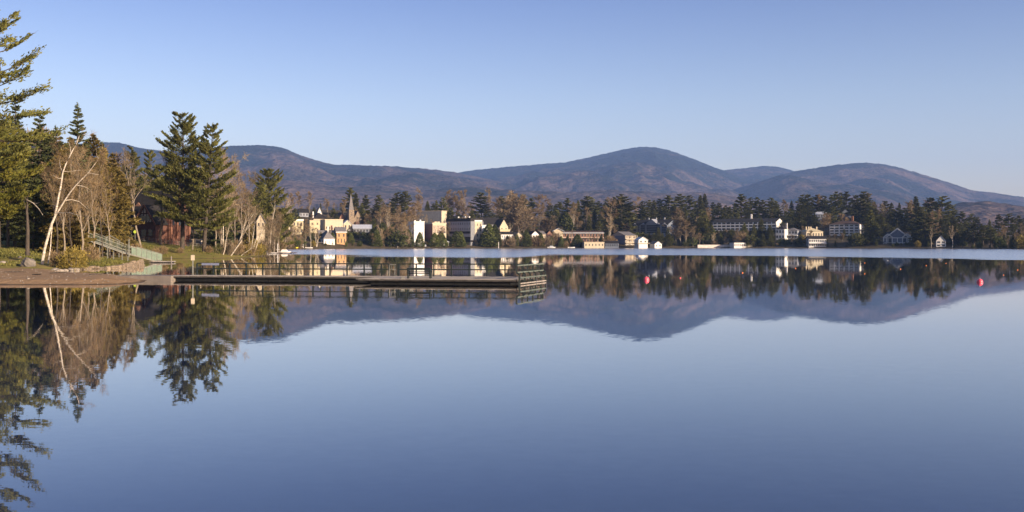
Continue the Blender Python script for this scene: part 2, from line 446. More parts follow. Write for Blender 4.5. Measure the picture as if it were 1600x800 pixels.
def mountain_material(name, hard=(0.112, 0.080, 0.070), soft=(0.013, 0.018, 0.017)):
    m, N, L, p = new_mat(name)
    p.inputs['Roughness'].default_value = 1.0; p.inputs['Specular IOR Level'].default_value = 0.0
    g = N.new('ShaderNodeNewGeometry')
    n1 = N.new('ShaderNodeTexNoise'); n1.inputs['Scale'].default_value = 0.0022; n1.inputs['Detail'].default_value = 7; n1.inputs['Roughness'].default_value = 0.62
    n2 = N.new('ShaderNodeTexNoise'); n2.inputs['Scale'].default_value = 0.032; n2.inputs['Detail'].default_value = 4
    L.new(g.outputs['Position'], n1.inputs['Vector']); L.new(g.outputs['Position'], n2.inputs['Vector'])
    sx = N.new('ShaderNodeSeparateXYZ'); L.new(g.outputs['Position'], sx.inputs[0])
    ad = N.new('ShaderNodeMath'); ad.operation = 'MULTIPLY_ADD'; L.new(n2.outputs['Fac'], ad.inputs[0]); ad.inputs[1].default_value = 0.28; L.new(n1.outputs['Fac'], ad.inputs[2])
    # conifers take over towards the summits
    hz = N.new('ShaderNodeMath'); hz.operation = 'MULTIPLY_ADD'; L.new(sx.outputs['Z'], hz.inputs[0]); hz.inputs[1].default_value = 0.00028; L.new(ad.outputs[0], hz.inputs[2])
    r = N.new('ShaderNodeValToRGB'); r.color_ramp.elements[0].position = 0.66; r.color_ramp.elements[1].position = 0.84
    r.color_ramp.elements[0].color = (*hard, 1); r.color_ramp.elements[1].color = (*soft, 1)
    L.new(hz.outputs[0], r.inputs[0]); L.new(r.outputs[0], p.inputs['Base Color'])
    b = N.new('ShaderNodeBump'); b.inputs['Strength'].default_value = 1.0; b.inputs['Distance'].default_value = 22.0
    n3 = N.new('ShaderNodeTexNoise'); n3.inputs['Scale'].default_value = 0.0056; n3.inputs['Detail'].default_value = 5; n3.inputs['Roughness'].default_value = 0.6
    L.new(g.outputs['Position'], n3.inputs['Vector'])
    b2 = N.new('ShaderNodeBump'); b2.inputs['Strength'].default_value = 0.8; b2.inputs['Distance'].default_value = 72.0
    L.new(n3.outputs['Fac'], b2.inputs['Height']); L.new(b2.outputs[0], b.inputs['Normal'])
    L.new(n2.outputs['Fac'], b.inputs['Height']); L.new(b.outputs[0], p.inputs['Normal'])
    return m
M['mountain'] = mountain_material('mountain_forest')
M['foothill'] = mountain_material('foothill_forest', (0.130, 0.098, 0.090), (0.024, 0.027, 0.026))

# ------------------------------------------------------------------ lay of the land
def W(px, py):
    """a shoreline point seen at px, py"""
    d = H * F / (py - HY)
    return ((px - 800) / F * d, d)

shore_px = [(-900, 449), (-400, 447), (0, 445), (120, 445), (190, 444), (222, 441.5), (231, 438), (222, 434), (190, 431.5), (150, 430), (125, 428.5), (106, 426.5),
            (98, 425), (106, 423), (122, 421.5), (143, 420), (165, 420), (185, 419.2), (219, 415), (222, 410), (238, 406.3), (262, 404.3), (300, 404.2), (340, 403.6),
            (372, 403), (400, 401.3), (411, 400), (414, 397), (413, 393.5), (421, 390.8), (440, 389.8), (470, 389.2), (560, 388.7), (640, 388.2), (760, 387.7), (900, 387.5), (1010, 387.4),
            (1100, 387.3), (1300, 387.8), (1450, 388.4), (1600, 389.4), (1800, 391.5), (2300, 396), (3000, 404)]
shore = [W(*q) for q in shore_px] + [(9000, 900), (9000, 9000), (-9000, 9000), (-9000, 60)]
SH = np.array(shore)

def sdf(x, y):
    x = np.asarray(x, float); y = np.asarray(y, float)
    best = np.full(x.shape, 1e9); inside = np.zeros(x.shape, bool)
    n = len(SH)
    for i in range(n):
        ax, ay = SH[i]; bx, by = SH[(i + 1) % n]
        ex, ey = bx - ax, by - ay
        t = np.clip(((x - ax) * ex + (y - ay) * ey) / (ex * ex + ey * ey), 0, 1)
        best = np.minimum(best, np.hypot(x - ax - t * ex, y - ay - t * ey))
        c = (ay > y) != (by > y)
        with np.errstate(divide='ignore', invalid='ignore'):
            xi = ax + (y - ay) * ex / (ey if ey != 0 else 1e-9)
        inside ^= c & (x < xi)
    return np.where(inside, best, -best)

def sstep(x, a, b):
    t = np.clip((x - a) / (b - a), 0, 1); return t * t * (3 - 2 * t)

def terrain(x, y):
    x = np.asarray(x, float); y = np.asarray(y, float)
    s = sdf(x, y)
    s = s + (fbm(x / 4, y / 4, 3, 5) * 1.0) * np.clip(y / 200, 0.4, 2)
    px = 800 + F * x / np.maximum(y, 1)
    near = 1 - sstep(y, 300, 420)
    left = np.where(s > 0, 0, 0)
    zn = np.minimum(s * 0.14, 4.2 + s * 0.02)
    zl = 0.36 + 0.078 * np.clip(y - 117, 0, None) + 0.010 * np.clip(-x - 60, 0, 60)
    zl = np.where(y < 118, 0.36 + 0.10 * fbm(x / 6, y / 5, 3, 9), zl)
    leftish = 1 - sstep(x + (y - 150) * 0.35, -62, -52)
    zn = zn * (1 - leftish) + np.minimum(zn, zl) * leftish
    flat = 1 - 0.62 * sstep(px, 1330, 1520)
    zf = np.where(s < 75, s * 0.155, 11.6 + (s - 75) * 0.10)
    zf = np.where(s > 180, 22 + (s - 180) * 0.03, zf)
    zf = np.minimum(zf, 40)
    town = sstep(px, 420, 470) * (1 - sstep(px, 600, 680))
    zf = zf * flat * (1 + 0.25 * town) + fbm(x / 90, y / 90, 3, 3) * np.clip(s, 0, 150) / 150 * 9
    z = zn * near + zf * (1 - near)
    z = z + fbm(x / 5, y / 5, 3, 21) * 0.35 * np.clip((s - 2) / 12, 0, 1)
    return np.where(s > 0, z + 0.0, np.maximum(s * 0.12, -3.0))

def tz(x, y): return float(terrain(np.array([x]), np.array([y]))[0])

_DD = np.concatenate([np.linspace(70, 320, 500), np.linspace(321, 1500, 1200)])
def ground_at(px, py, dmin=70):
    """where the line of sight through px, py meets the land"""
    dd = _DD[_DD >= dmin]
    x = (px - 800) / F * dd
    z = terrain(x, dd)
    los = H - (py - HY) / F * dd
    ok = np.nonzero((z >= los) & (z > 0.02))[0]
    k = ok[0] if len(ok) else len(dd) - 1
    return x[k], dd[k], z[k]

# water
me = np_mesh('lake', [(-12500, -250, 0), (12500, -250, 0), (12500, 11300, 0), (-12500, 11300, 0)], quads=[(0, 1, 2, 3)], mat=M['water'])
tag(link('lake', me), 'calm blue mirror lake with a ruffled pale band near the far shore', 'lake', kind='structure')

# ground sheet
cols_ = np.arange(-900, 2500, 4.0)
rows_ = 70 * np.exp(np.arange(0, math.log(3200 / 70), 0.0085))
PX, DD = np.meshgrid(cols_, rows_)
GX = (PX - 800) / F * DD
GZ = terrain(GX, DD)
nr, nc = GX.shape
V = np.stack([GX, DD, GZ], -1).reshape(-1, 3)
i0 = (np.arange(nr - 1)[:, None] * nc + np.arange(nc - 1)[None, :]).ravel()
Q = np.stack([i0, i0 + 1, i0 + nc + 1, i0 + nc], 1)
keep = (V[Q][:, :, 2].max(1) > -1.2)
Q = Q[keep]
used = np.unique(Q); remap = np.full(len(V), -1); remap[used] = np.arange(len(used))
me = np_mesh('ground', V[used], quads=remap[Q], mat=M['ground'], smooth=True)
tag(link('ground', me), 'sandy spit, grassy banks and wooded lake shore rising into low hills', 'ground', kind='structure')

# mountains
MS = 1.6
def mountain(name, label, crest, D0, D1, z0, seed, mtl, spur=0.16, pw=1.0, step=3.0, tree=6.5):
    cp = np.array(crest, float)
    D0, D1 = D0 * MS, D1 * MS
    px = np.arange(cp[0, 0], cp[-1, 0] + 1, step)
    py = np.interp(px, cp[:, 0], cp[:, 1])
    k = np.hanning(9); k /= k.sum()
    py = np.convolve(np.pad(py, 4, mode='edge'), k, mode='valid')
    v = np.concatenate([np.linspace(0, 1, 70), np.linspace(1.02, 1.14, 5)])
    P_, V_ = np.meshgrid(px, v)
    D_ = D0 + (D1 - D0) * V_
    X_ = (P_ - 800) / F * D_
    zc = H + (HY - py)[None, :] / F * D1 - z0
    up = np.clip(V_, 0, 1) ** pw
    shp = np.where(V_ <= 1, up, 1 - 1.3 * (V_ - 1))
    sp = (ridged(X_ / 900 / MS + seed, D_ / 2200 / MS + seed, 4, seed) - 0.55)
    env = np.sin(np.pi * np.clip(V_, 0, 1)) ** 0.8
    Z_ = z0 + zc * shp + zc * spur * 2 * sp * env + fbm(X_ / 260 / MS, D_ / 260 / MS, 4, seed + 3) * zc * 0.20 * env
    Z_ = Z_ + tree * MS * (fbm(X_ / 26, D_ / 96, 3, seed + 9)) * np.clip(V_ * 3, 0, 1)
    # nothing may poke above the drawn crest line
    cap = H + (HY - py)[None, :] / F * D_ - 2.0
    Z_ = np.where((V_ < 0.96), np.minimum(Z_, cap), Z_)
    n_r, n_c = X_.shape
    i_ = (np.arange(n_r - 1)[:, None] * n_c + np.arange(n_c - 1)[None, :]).ravel()
    q_ = np.stack([i_, i_ + 1, i_ + n_c + 1, i_ + n_c], 1)
    me = np_mesh(name, np.stack([X_, D_, Z_], -1).reshape(-1, 3), quads=q_, mat=mtl, smooth=True)
    return tag(link(name, me), label, 'mountain', kind='structure')

mountain('mountain', 'highest broad blue peak behind the middle of the lake',
         [(560, 330), (640, 290), (700, 272), (740, 266), (800, 260), (850, 256), (880, 254), (920, 246), (950, 239), (975, 233), (1000, 229), (1025, 230), (1050, 236), (1085, 249), (1110, 259), (1140, 270), (1200, 295), (1260, 330)],
         3300, 6000, 20, 3, M['mountain'], 0.26, 0.95)
mountain('mountain', 'small rounded knoll in the gap between the two big peaks',
         [(1080, 300), (1110, 272), (1130, 266), (1160, 263), (1195, 259), (1220, 261), (1240, 267), (1270, 280), (1300, 310)],
         4200, 6600, 20, 12, M['mountain'], 0.12, 0.9)
mountain('mountain', 'long blue ridge sloping down behind the village',
         [(-500, 270), (-300, 245), (-100, 232), (60, 228), (130, 224), (175, 222), (195, 224), (215, 231), (260, 236), (310, 233), (360, 228), (400, 228), (430, 229), (450, 234), (480, 247), (520, 257), (560, 258), (620, 260), (680, 265), (712, 269), (760, 279), (820, 292), (900, 315)],
         2700, 4700, 20, 21, M['mountain'], 0.26, 1.0)
mountain('mountain', 'dark rounded mountain falling to the low eastern skyline',
         [(1090, 330), (1130, 306), (1180, 286), (1215, 274), (1245, 267), (1270, 263), (1310, 257), (1350, 254), (1380, 256), (1410, 263), (1440, 272), (1480, 284), (1520, 298), (1545, 300), (1570, 304), (1600, 308), (1700, 322), (1900, 340), (2300, 352)],
         2900, 5200, 20, 35, M['mountain'], 0.26, 1.0)
mountain('foothill', 'low pinkish wooded foothill in front of the big peaks',
         [(200, 290), (330, 283), (400, 286), (450, 281), (520, 291), (600, 289), (660, 297), (740, 291), (800, 297), (880, 300), (960, 296), (1030, 302), (1100, 300), (1180, 312), (1260, 318), (1330, 312), (1420, 322), (1480, 335)],
         1900, 3000, 22, 44, M['foothill'], 0.22, 0.8, 3.0)
mountain('foothill', 'dark low wooded knoll above the far shore trees',
         [(1440, 345), (1480, 322), (1510, 316), (1540, 314), (1580, 320), (1620, 325), (1680, 333), (1800, 345), (2000, 352)],
         1500, 2100, 14, 52, M['mountain'], 0.10, 0.7, 3.0)

# the air between here and the mountains
hz = MB().box((0, 5600, 497), (26000, 11800, 1002))
M['haze'], N, L, p = new_mat('haze_air')
N.remove(p)
pv = N.new('ShaderNodeVolumePrincipled')
pv.inputs['Color'].default_value = (0.30, 0.50, 1.0, 1)
pv.inputs['Density'].default_value = 0.62e-4
pv.inputs['Anisotropy'].default_value = 0.0
L.new(pv.outputs[0], N['Material Output'].inputs['Volume'])
tag(hz.build('haze', M['haze']), 'thin pale blue air fading the far mountains', 'haze', kind='stuff')
# ------------------------------------------------------------------ trees
def conifer(h, hb, spread, whorls, seed, style, leaf=0.4, dens=1.0, lean=(0, 0), tr=None, tree_r=None):
    """returns trunk mesh data and crown mesh data; style is pine, spruce or cedar"""
    rg = np.random.default_rng(seed)
    tr = tr or h * 0.013
    zz = np.linspace(-1.0, h * 0.985, 12)
    wob = np.cumsum(rg.normal(0, 0.012 * h / 12, (12, 2)), 0)
    axis = np.stack([wob[:, 0] + lean[0] * np.clip(zz / h, 0, 1), wob[:, 1] + lean[1] * np.clip(zz / h, 0, 1), zz], 1)
    trunk = [(axis, tr * np.clip(1.08 - zz / h, 0.06, 1.2))]
    def ax(z):
        return np.stack([np.interp(z, zz, axis[:, i]) for i in range(3)], -1)
    C = []; D = []; Lh = []
    ga = rg.uniform(0, 6.28)
    for i in range(whorls):
        u = (i + rg.uniform(-0.3, 0.3)) / whorls
        u = min(max(u, 0), 0.995)
        u0 = u
        nb = {'pine': rg.integers(3, 6), 'spruce': 6, 'cedar': 6}[style]
        for b in range(nb):
            u = min(max(u0 + rg.uniform(-0.6, 0.6) / whorls, 0), 0.995)
            z = hb + (h - hb) * u
            ga += 2.399 + rg.uniform(-0.5, 0.5)
            if style == 'pine':
                prof = (1 - u) ** 0.62 * (0.55 + 0.45 * min(1, u * 4 + 0.35))
                Lb = spread * prof * rg.uniform(0.45, 1.12) + 0.03 * h * (1 - u) + 0.25
                rise = -0.10 + 0.75 * u ** 1.6 + rg.uniform(-0.1, 0.1); curl = 0.22 + rg.uniform(0, 0.15)
            elif style == 'spruce':
                prof = (1 - u) ** 0.85
                Lb = spread * prof * rg.uniform(0.65, 1.15) + 0.2
                rise = -0.25 + 0.55 * u; curl = 0.10
            else:
                prof = (1 - u) ** 0.6 * (0.75 + 0.25 * math.sin(u * 9 + seed))
                Lb = spread * prof * rg.uniform(0.6, 1.15) + 0.2
                rise = 0.15 + 0.4 * u; curl = -0.12
            dirh = np.array([math.cos(ga), math.sin(ga), 0])
            sid = np.array([-dirh[1], dirh[0], 0])
            p0 = ax(z)
            t = np.linspace(0, 1, 5)
            pts = p0 + np.outer(t * Lb, dirh); pts[:, 2] += Lb * (rise * t + curl * t * t)
            if tree_r is None or Lb > tree_r:
                trunk.append((pts, np.linspace(max(0.012 * Lb + 0.012, 0.02), 0.008, 5)))
            n = int(max(6, Lb * dens * {'pine': 42, 'spruce': 36, 'cedar': 40}[style]))
            tt = rg.uniform({'pine': 0.30, 'spruce': 0.12, 'cedar': 0.2}[style], 1.05, n)
            wid = Lb * {'pine': 0.22, 'spruce': 0.20, 'cedar': 0.24}[style] * (1.15 - tt) + 0.12
            # sprays fork off the branch in tufts
            k = max(3, int(Lb * 2.2)); tuft = rg.integers(0, k, n)
            to = rg.normal(0, 1, (k, 2)); tpos = rg.uniform(0.25, 1.03, k)
            mixk = {'pine': 0.75, 'spruce': 0.35, 'cedar': 0.4}[style]
            tt = tt * (1 - mixk) + (tpos[tuft] + rg.normal(0, 0.05, n)) * mixk
            off = (to[tuft, 0] * mixk + rg.normal(0, 0.45, n)) * wid
            thick = {'pine': 0.10, 'spruce': 0.07, 'cedar': 0.16}[style]
            offz = (np.abs(rg.normal(0, 1, n)) * thick + to[tuft, 1] * 0.04) * (0.35 * Lb + 0.5) * (0.9 if style == 'pine' else 0.6)
            if style == 'spruce': offz = -offz * 0.7
            c = p0 + np.outer(tt * Lb, dirh) + off[:, None] * sid
            c[:, 2] += Lb * (rise * tt + curl * tt * tt) + offz
            dv = dirh[None] * rg.uniform(0.2, 1.0, (n, 1)) + sid[None] * (np.sign(off) * rg.uniform(0.1, 0.9, n))[:, None]
            dv[:, 2] += {'pine': 0.55, 'spruce': -0.1, 'cedar': 0.15}[style] + rg.normal(0, 0.35, n)
            C.append(c); D.append(dv); Lh.append(rg.uniform(0.7, 1.4, n) * leaf)
    # leader tuft
    n = int(30 * dens) + 6
    c = ax(np.full(n, h * 0.985)) + rg.normal(0, 0.12, (n, 3)) * [1, 1, 2.0]
    C.append(c); D.append(rg.normal(0, 0.5, (n, 3)) + [0, 0, 1]); Lh.append(rg.uniform(0.6, 1.1, n) * leaf)
    C = np.concatenate(C); D = np.concatenate(D); Lh = np.concatenate(Lh)
    wr = {'pine': 0.34, 'spruce': 0.40, 'cedar': 0.50}[style]
    return tube_np(trunk, 6), cards(C, D, Lh, Lh * wr, rg)

def rot_about(v, ax, ang):
    ax = ax / (np.linalg.norm(ax) + 1e-9)
    return v * math.cos(ang) + np.cross(ax, v) * math.sin(ang) + ax * np.dot(ax, v) * (1 - math.cos(ang))

def branching(stems, seed, levels, kids, shrink, twig_n, twig_len, twig_w, up=0.25, spread=0.7, sides=5, bare_base=0.35):
    """stems: list of (points, radii) drawn by hand; returns limb mesh data, twig mesh data"""
    rg = np.random.default_rng(seed)
    polys = list(stems)
    cur = [(np.asarray(p, float), np.asarray(r, float), bare_base) for p, r in stems]
    tips = []
    for lv in range(levels):
        nxt = []
        for pts, rad, lo in cur:
            seg = np.linalg.norm(np.diff(pts, axis=0), axis=1); Lp = seg.sum()
            cl = np.concatenate([[0], np.cumsum(seg)]) / Lp
            nk = kids[lv]
            for j in range(nk):
                t = lo + (1 - lo) * (j + rg.uniform(0.2, 1.0)) / nk
                t = min(t, 0.99)
                p0 = np.array([np.interp(t, cl, pts[:, i]) for i in range(3)])
                k = min(np.searchsorted(cl, t), len(pts) - 1); k = max(k, 1)
                dv = pts[k] - pts[k - 1]; dv = dv / np.linalg.norm(dv)
                perp = np.cross(dv, rg.normal(size=3))
                nd = rot_about(dv, perp, spread * rg.uniform(0.6, 1.2))
                nd[2] += up * rg.uniform(0.3, 1.0); nd /= np.linalg.norm(nd)
                Lc = Lp * shrink * rg.uniform(0.6, 1.15) * (1.15 - 0.55 * t)
                m = 5
                q = [p0]; d2 = nd
                for s_ in range(m - 1):
                    d2 = d2 + rg.normal(0, 0.13, 3) + [0, 0, up * 0.12]; d2 /= np.linalg.norm(d2)
                    q.append(q[-1] + d2 * Lc / (m - 1))
                q = np.array(q)
                r0 = np.interp(t, cl, rad) * 0.55
                rr_ = np.linspace(max(r0, 0.010), max(r0 * 0.25, 0.007), m)
                polys.append((q, rr_)); nxt.append((q, rr_, 0.15))
        cur = nxt; tips += nxt
    C = []; D = []
    src = cur if cur else [(np.asarray(p, float), r, bare_base) for p, r in stems]
    for q, _, lo in src:
        t = rg.uniform(0.05, 1.0, twig_n)
        m = len(q)
        f = t * (m - 1); i = np.minimum(f.astype(int), m - 2); fr = (f - i)[:, None]
        p0 = q[i] * (1 - fr) + q[i + 1] * fr
        dv = nrm(q[i + 1] - q[i]) + rg.normal(0, 0.6, (twig_n, 3)) + [0, 0, up * 0.8]
        C.append(p0); D.append(nrm(dv))
    C = np.concatenate(C); D = np.concatenate(D)
    ln = rg.uniform(0.5, 1.3, len(C)) * twig_len
    return tube_np(polys, sides), cards(C + D * ln[:, None] * 0.5, D, ln, twig_w * rg.uniform(0.6, 1.4, len(C)), rg)

def curved(p0, p1, m, bend, rg):
    p0 = np.array(p0, float); p1 = np.array(p1, float)
    t = np.linspace(0, 1, m)[:, None]
    b = np.cumsum(rg.normal(0, bend, (m, 3)), 0); b -= b[0]; b = b - t * b[-1] * 0.7
    return p0 + (p1 - p0) * t + b

def bare_tree(h, seed, r=None, stems=1, lean=(0, 0), width=0.3, levels=3, kids=(9, 4, 3), twig_n=14, twig_len=1.0, twig_w=0.03, up=0.35, bare_base=0.35, shrink=0.42, spread=0.7):
    rg = np.random.default_rng(seed)
    r = r or h * 0.012
    st = []
    for k in range(stems):
        top = np.array([lean[0] + (rg.normal(0, width * h * 0.25) if stems > 1 else 0), lean[1] + (rg.normal(0, width * h * 0.2) if stems > 1 else 0), h * (1 if k == 0 else rg.uniform(0.7, 0.95))])
        p = curved((rg.normal(0, 0.12 * (stems > 1)), rg.normal(0, 0.12 * (stems > 1)), -0.4), top, 10, h * 0.008, rg)
        st.append((p, np.linspace(r, r * 0.12, 10)))
    return branching(st, seed, levels, kids, shrink, twig_n, twig_len, twig_w, up, spread, 5, bare_base)

def shrub(w, h, seed, n, leaf, stems=6, twiggy=False, cone=False):
    rg = np.random.default_rng(seed)
    st = []
    for k in range(stems):
        a_ = rg.uniform(0, 6.28); q = rg.uniform(0.1, 0.42) * w
        p = curved((0.08 * math.cos(a_), 0.08 * math.sin(a_), -0.3), (q * math.cos(a_), q * math.sin(a_), h * rg.uniform(0.5, 0.85)), 5, 0.03 * h, rg)
        st.append((p, np.linspace(0.035, 0.012, 5)))
    u = rg.normal(size=(n, 3)); u = nrm(u) * rg.uniform(0.35, 1.0, (n, 1)) ** 0.5
    lump = 1 + 0.35 * np.sin(u[:, 0:1] * 7 + seed) * np.cos(u[:, 1:2] * 6 + seed * 2) + 0.18 * np.sin(u[:, 2:3] * 9)
    if cone:
        z = rg.uniform(0.02, 1, n) ** 1.1
        rad = w / 2 * (1 - z) ** 0.62 * np.minimum(1, 0.75 + z * 1.6) * rg.uniform(0.72, 1.06, n)
        an = rg.uniform(0, 6.28, n)
        c = np.stack([rad * np.cos(an), rad * np.sin(an), z * h], 1)
    else:
        c = u * lump * [w / 2, w / 2, h / 2] + [0, 0, h * 0.5]
        c[:, 2] = np.abs(c[:, 2])
    d = nrm(c - [0, 0, h * 0.2]) + rg.normal(0, 0.6, (n, 3)) + [0, 0, 0.5]
    ln = leaf * rg.uniform(0.6, 1.4, n)
    return tube_np(st, 5), cards(c, d, ln, ln * (0.10 if twiggy else 0.5), rg)

def plant_meshes(name, data, mt, mc):
    (tv, tq), (cv_, cq) = data
    return (np_mesh(name + '_trunk', tv, quads=tq, mat=mt, smooth=True), np_mesh(name + '_crown', cv_, quads=cq, mat=mc))

def plant(name, label, cat, meshes, loc, rz=0.0, sc_=1.0, group=None, parts=('trunk', 'crown')):
    t = thing(name, label, cat, loc, rz, group, sc_)
    link(parts[0], meshes[0], t); link(parts[1], meshes[1], t)
    return t

def at(px, d):
    x = (px - 800) / F * d
    return np.array([x, d, tz(x, d)])

def hgt(py_top, d, z):
    """height above ground z of something whose top shows at py_top"""
    return H - (py_top - HY) / F * d - z

ZT = {}
def near_tree(name, label, px, d, top, kind, mt, mc, seed, group=None, **kw):
    loc = at(px, d); h = hgt(top, d, loc[2])
    if kind in ('pine', 'spruce', 'cedar'):
        data = conifer(h, kw.pop('hb', 0.2) * h, kw.pop('spread', 0.2) * h, kw.pop('whorls', 26), seed, kind, **kw)
    else:
        data = bare_tree(h, seed, **kw)
    return plant(name, label, 'tree', plant_meshes(name, data, M[mt], M[mc]), loc, 0.0, 1.0, group)

# --- hero pines and spruces of the near left bank
near_tree('pine_tree', 'tall pine at the picture edge with long upswept boughs above the beach', -14, 128, 2, 'pine', 'bark_dark', 'needle_pine', 11, hb=0.40, spread=0.28, whorls=12, leaf=0.46, dens=1.5)
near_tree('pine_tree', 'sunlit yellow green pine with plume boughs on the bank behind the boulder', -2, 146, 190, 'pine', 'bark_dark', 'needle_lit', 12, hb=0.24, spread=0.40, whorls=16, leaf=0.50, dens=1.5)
near_tree('pine_tree', 'shaded pine with a dark bare lower trunk rising behind the grassy bank', 12, 158, 196, 'pine', 'bark_dark', 'needle_pine', 13, hb=0.26, spread=0.32, whorls=18, leaf=0.5, dens=1.2)
near_tree('spruce_tree', 'dark pointed spruce whose thin spire tops the sunlit pine', 24, 164, 150, 'spruce', 'bark_dark', 'needle_spruce', 14, hb=0.10, spread=0.2, whorls=36, leaf=0.42)
near_tree('spruce_tree', 'ragged dark spruce between the edge pine and the tall pointed spruce', 62, 166, 174, 'spruce', 'bark_dark', 'needle_spruce', 15, hb=0.10, spread=0.27, whorls=30, leaf=0.45)
near_tree('spruce_tree', 'short dark spruce filling the gap behind the forked birch', 88, 170, 198, 'spruce', 'bark_dark', 'needle_spruce', 16, hb=0.08, spread=0.27, whorls=30, leaf=0.45)
near_tree('spruce_tree', 'tall pointed spruce standing highest behind the forked white birch', 122, 172, 162, 'spruce', 'bark_dark', 'needle_spruce', 17, hb=0.12, spread=0.19, whorls=38, leaf=0.42)
near_tree('cedar_tree', 'low dark cedar in the shade behind the broken trunk', 52, 150, 268, 'cedar', 'bark_dark', 'needle_spruce', 18, hb=0.06, spread=0.30, whorls=24, leaf=0.4)
near_tree('cedar_tree', 'olive brown cedar behind the middle of the forked birch', 98, 160, 236, 'cedar', 'bark_dark', 'needle_cedar', 19, hb=0.08, spread=0.27, whorls=30, leaf=0.42)
near_tree('cedar_tree', 'broad olive brown cedar above the top end of the gangway', 146, 176, 210, 'cedar', 'bark_dark', 'needle_cedar', 20, hb=0.12, spread=0.25, whorls=32, leaf=0.42)
near_tree('cedar_tree', 'bushy rust tinged cedar beside the brick lodge', 176, 184, 240, 'cedar', 'bark_dark', 'needle_cedar', 22, hb=0.12, spread=0.29, whorls=28, leaf=0.42)
near_tree('spruce_tree', 'dark spruce crowded behind the olive cedars', 160, 200, 222, 'spruce', 'bark_dark', 'needle_spruce', 23, hb=0.08, spread=0.2, whorls=30, leaf=0.5)

for i, (px, d, top, sp, m_, lb) in enumerate([
        (74, 178, 214, .28, 'needle_spruce', 'dark cedar behind the trunk of the forked birch'), (110, 186, 214, .26, 'needle_cedar', 'golden olive cedar under the tall pointed spruce'),
        (134, 182, 222, .27, 'needle_cedar', 'golden cedar behind the right fork of the white birch'.replace('right ', 'leaning ')), (162, 196, 232, .28, 'needle_cedar', 'rusty olive cedar above the gangway gate frame'),
        (182, 204, 262, .34, 'needle_cedar', 'low rusty cedar screening the lodge side wing'), (36, 172, 236, .34, 'needle_spruce', 'broad dark cedar in the shade behind the sunlit pine'),
        (104, 146, 272, .34, 'needle_cedar', 'young golden cedar among the thin stems behind the yellow shrub'), (152, 174, 256, .30, 'needle_cedar', 'golden cedar close behind the gangway rail'), (174, 180, 262, .30, 'needle_cedar', 'golden brown cedar behind the gangway gate frame'), (88, 196, 250, .36, 'needle_spruce', 'deep dark cedar filling the thicket behind the birch fork'), (122, 200, 262, .36, 'needle_spruce', 'deep dark cedar low behind the golden cedars')]):
    near_tree('cedar_tree', lb, px, d, top, 'cedar', 'bark_dark', m_, 70 + i, hb=0.05, spread=sp, whorls=28, leaf=0.5, dens=.95)

# bare slender trees of the cedar thicket
for i, (px, d, top, lb) in enumerate([
        (88, 138, 262, 'thin grey bare tree just behind the forked birch'),
        (101, 140, 292, 'slender pale stem first in the thicket beside the birch'),
        (108, 146, 250, 'tall brown twiggy tree in the thicket over the yellow shrub'),
        (116, 141, 300, 'crooked slim stem standing in the yellow shrub'),
        (121, 150, 256, 'bare twiggy tree before the tall pointed spruce'),
        (127, 143, 282, 'pale slim trunk between the yellow shrub and the gangway'),
        (133, 144, 310, 'short bare sapling close to the gangway top'),
        (137, 154, 262, 'brown bare tree over the top end of the gangway'),
        (148, 150, 292, 'dark slim tree leaning across the gangway rail'),
        (160, 160, 270, 'fine twigged tree behind the gangway gate frame'),
        (172, 166, 286, 'low fine twigged tree between gangway and cedars')]):
    near_tree('bare_tree', lb, px, d, top, 'bare', 'bark_grey' if i % 3 else 'bark_dark', 'twig', 100 + i, group='bare thicket trees beside the birch',
              r=0.13 + 0.03 * (i % 3), kids=(9, 4, 3), twig_n=11, twig_len=0.9, twig_w=0.028, lean=(random.uniform(-0.8, 0.8), 0), bare_base=0.3, spread=0.55)

# the forked white birch, drawn limb by limb
d0 = 124.0
def bp(px, py, dy=0.0):
    return np.array([(px - 800) / F * (d0 + dy), d0 + dy, H - (py - HY) / F * (d0 + dy)])
base = bp(67, 411)
def limb(pts, r0, r1, dy=0.0):
    n_ = len(pts)
    return (np.array([bp(x, y, dy * i / max(n_ - 1, 1)) for i, (x, y) in enumerate(pts)]) - base, np.linspace(r0, r1, n_))
main_stems = [(p_, r_ * 0.66) for p_, r_ in [
    limb([(66, 414), (67, 405), (70, 388), (75, 370), (80, 352), (86, 338), (89, 322), (92, 305), (96, 286), (98, 270), (103, 256), (109, 244), (114, 234), (120, 224), (124, 212)], 0.30, 0.05),
    limb([(86, 338), (94, 325), (102, 312), (110, 300), (119, 289), (128, 280), (138, 270), (147, 258), (154, 248), (157, 236)], 0.17, 0.035, -2),
    limb([(75, 412), (77, 400), (79, 385), (80, 368), (82, 350), (83, 340)], 0.12, 0.07, 1.5),
    limb([(88, 332), (98, 333), (108, 332), (120, 336), (127, 337)], 0.08, 0.02, -3),
    limb([(101, 313), (112, 312), (124, 315), (136, 326)], 0.07, 0.02, 2),
    limb([(98, 270), (94, 260), (93, 250)], 0.06, 0.02, 1),
    limb([(97, 278), (92, 279), (86, 276), (83, 273)], 0.05, 0.015, -1),
    limb([(98, 268), (110, 268), (121, 266), (127, 266)], 0.05, 0.015, 2),
    limb([(111, 240), (110, 230), (107, 222)], 0.05, 0.015, 0),
    limb([(138, 270), (148, 272), (155, 273)], 0.05, 0.015, 1),
    limb([(92, 300), (98, 295), (103, 298)], 0.05, 0.015, -1),
    limb([(88, 322), (82, 320), (76, 324)], 0.05, 0.015, 1),
    limb([(119, 289), (130, 291), (141, 296)], 0.05, 0.015, 2),
    limb([(154, 248), (151, 242), (150, 232)], 0.04, 0.012, 0)]]
_, tw = branching(main_stems[:2], 5, 2, (10, 4), 0.22, 12, 0.8, 0.022, 0.2, 0.8, 4, 0.45)
tv, tq = tube_np(main_stems, 8)
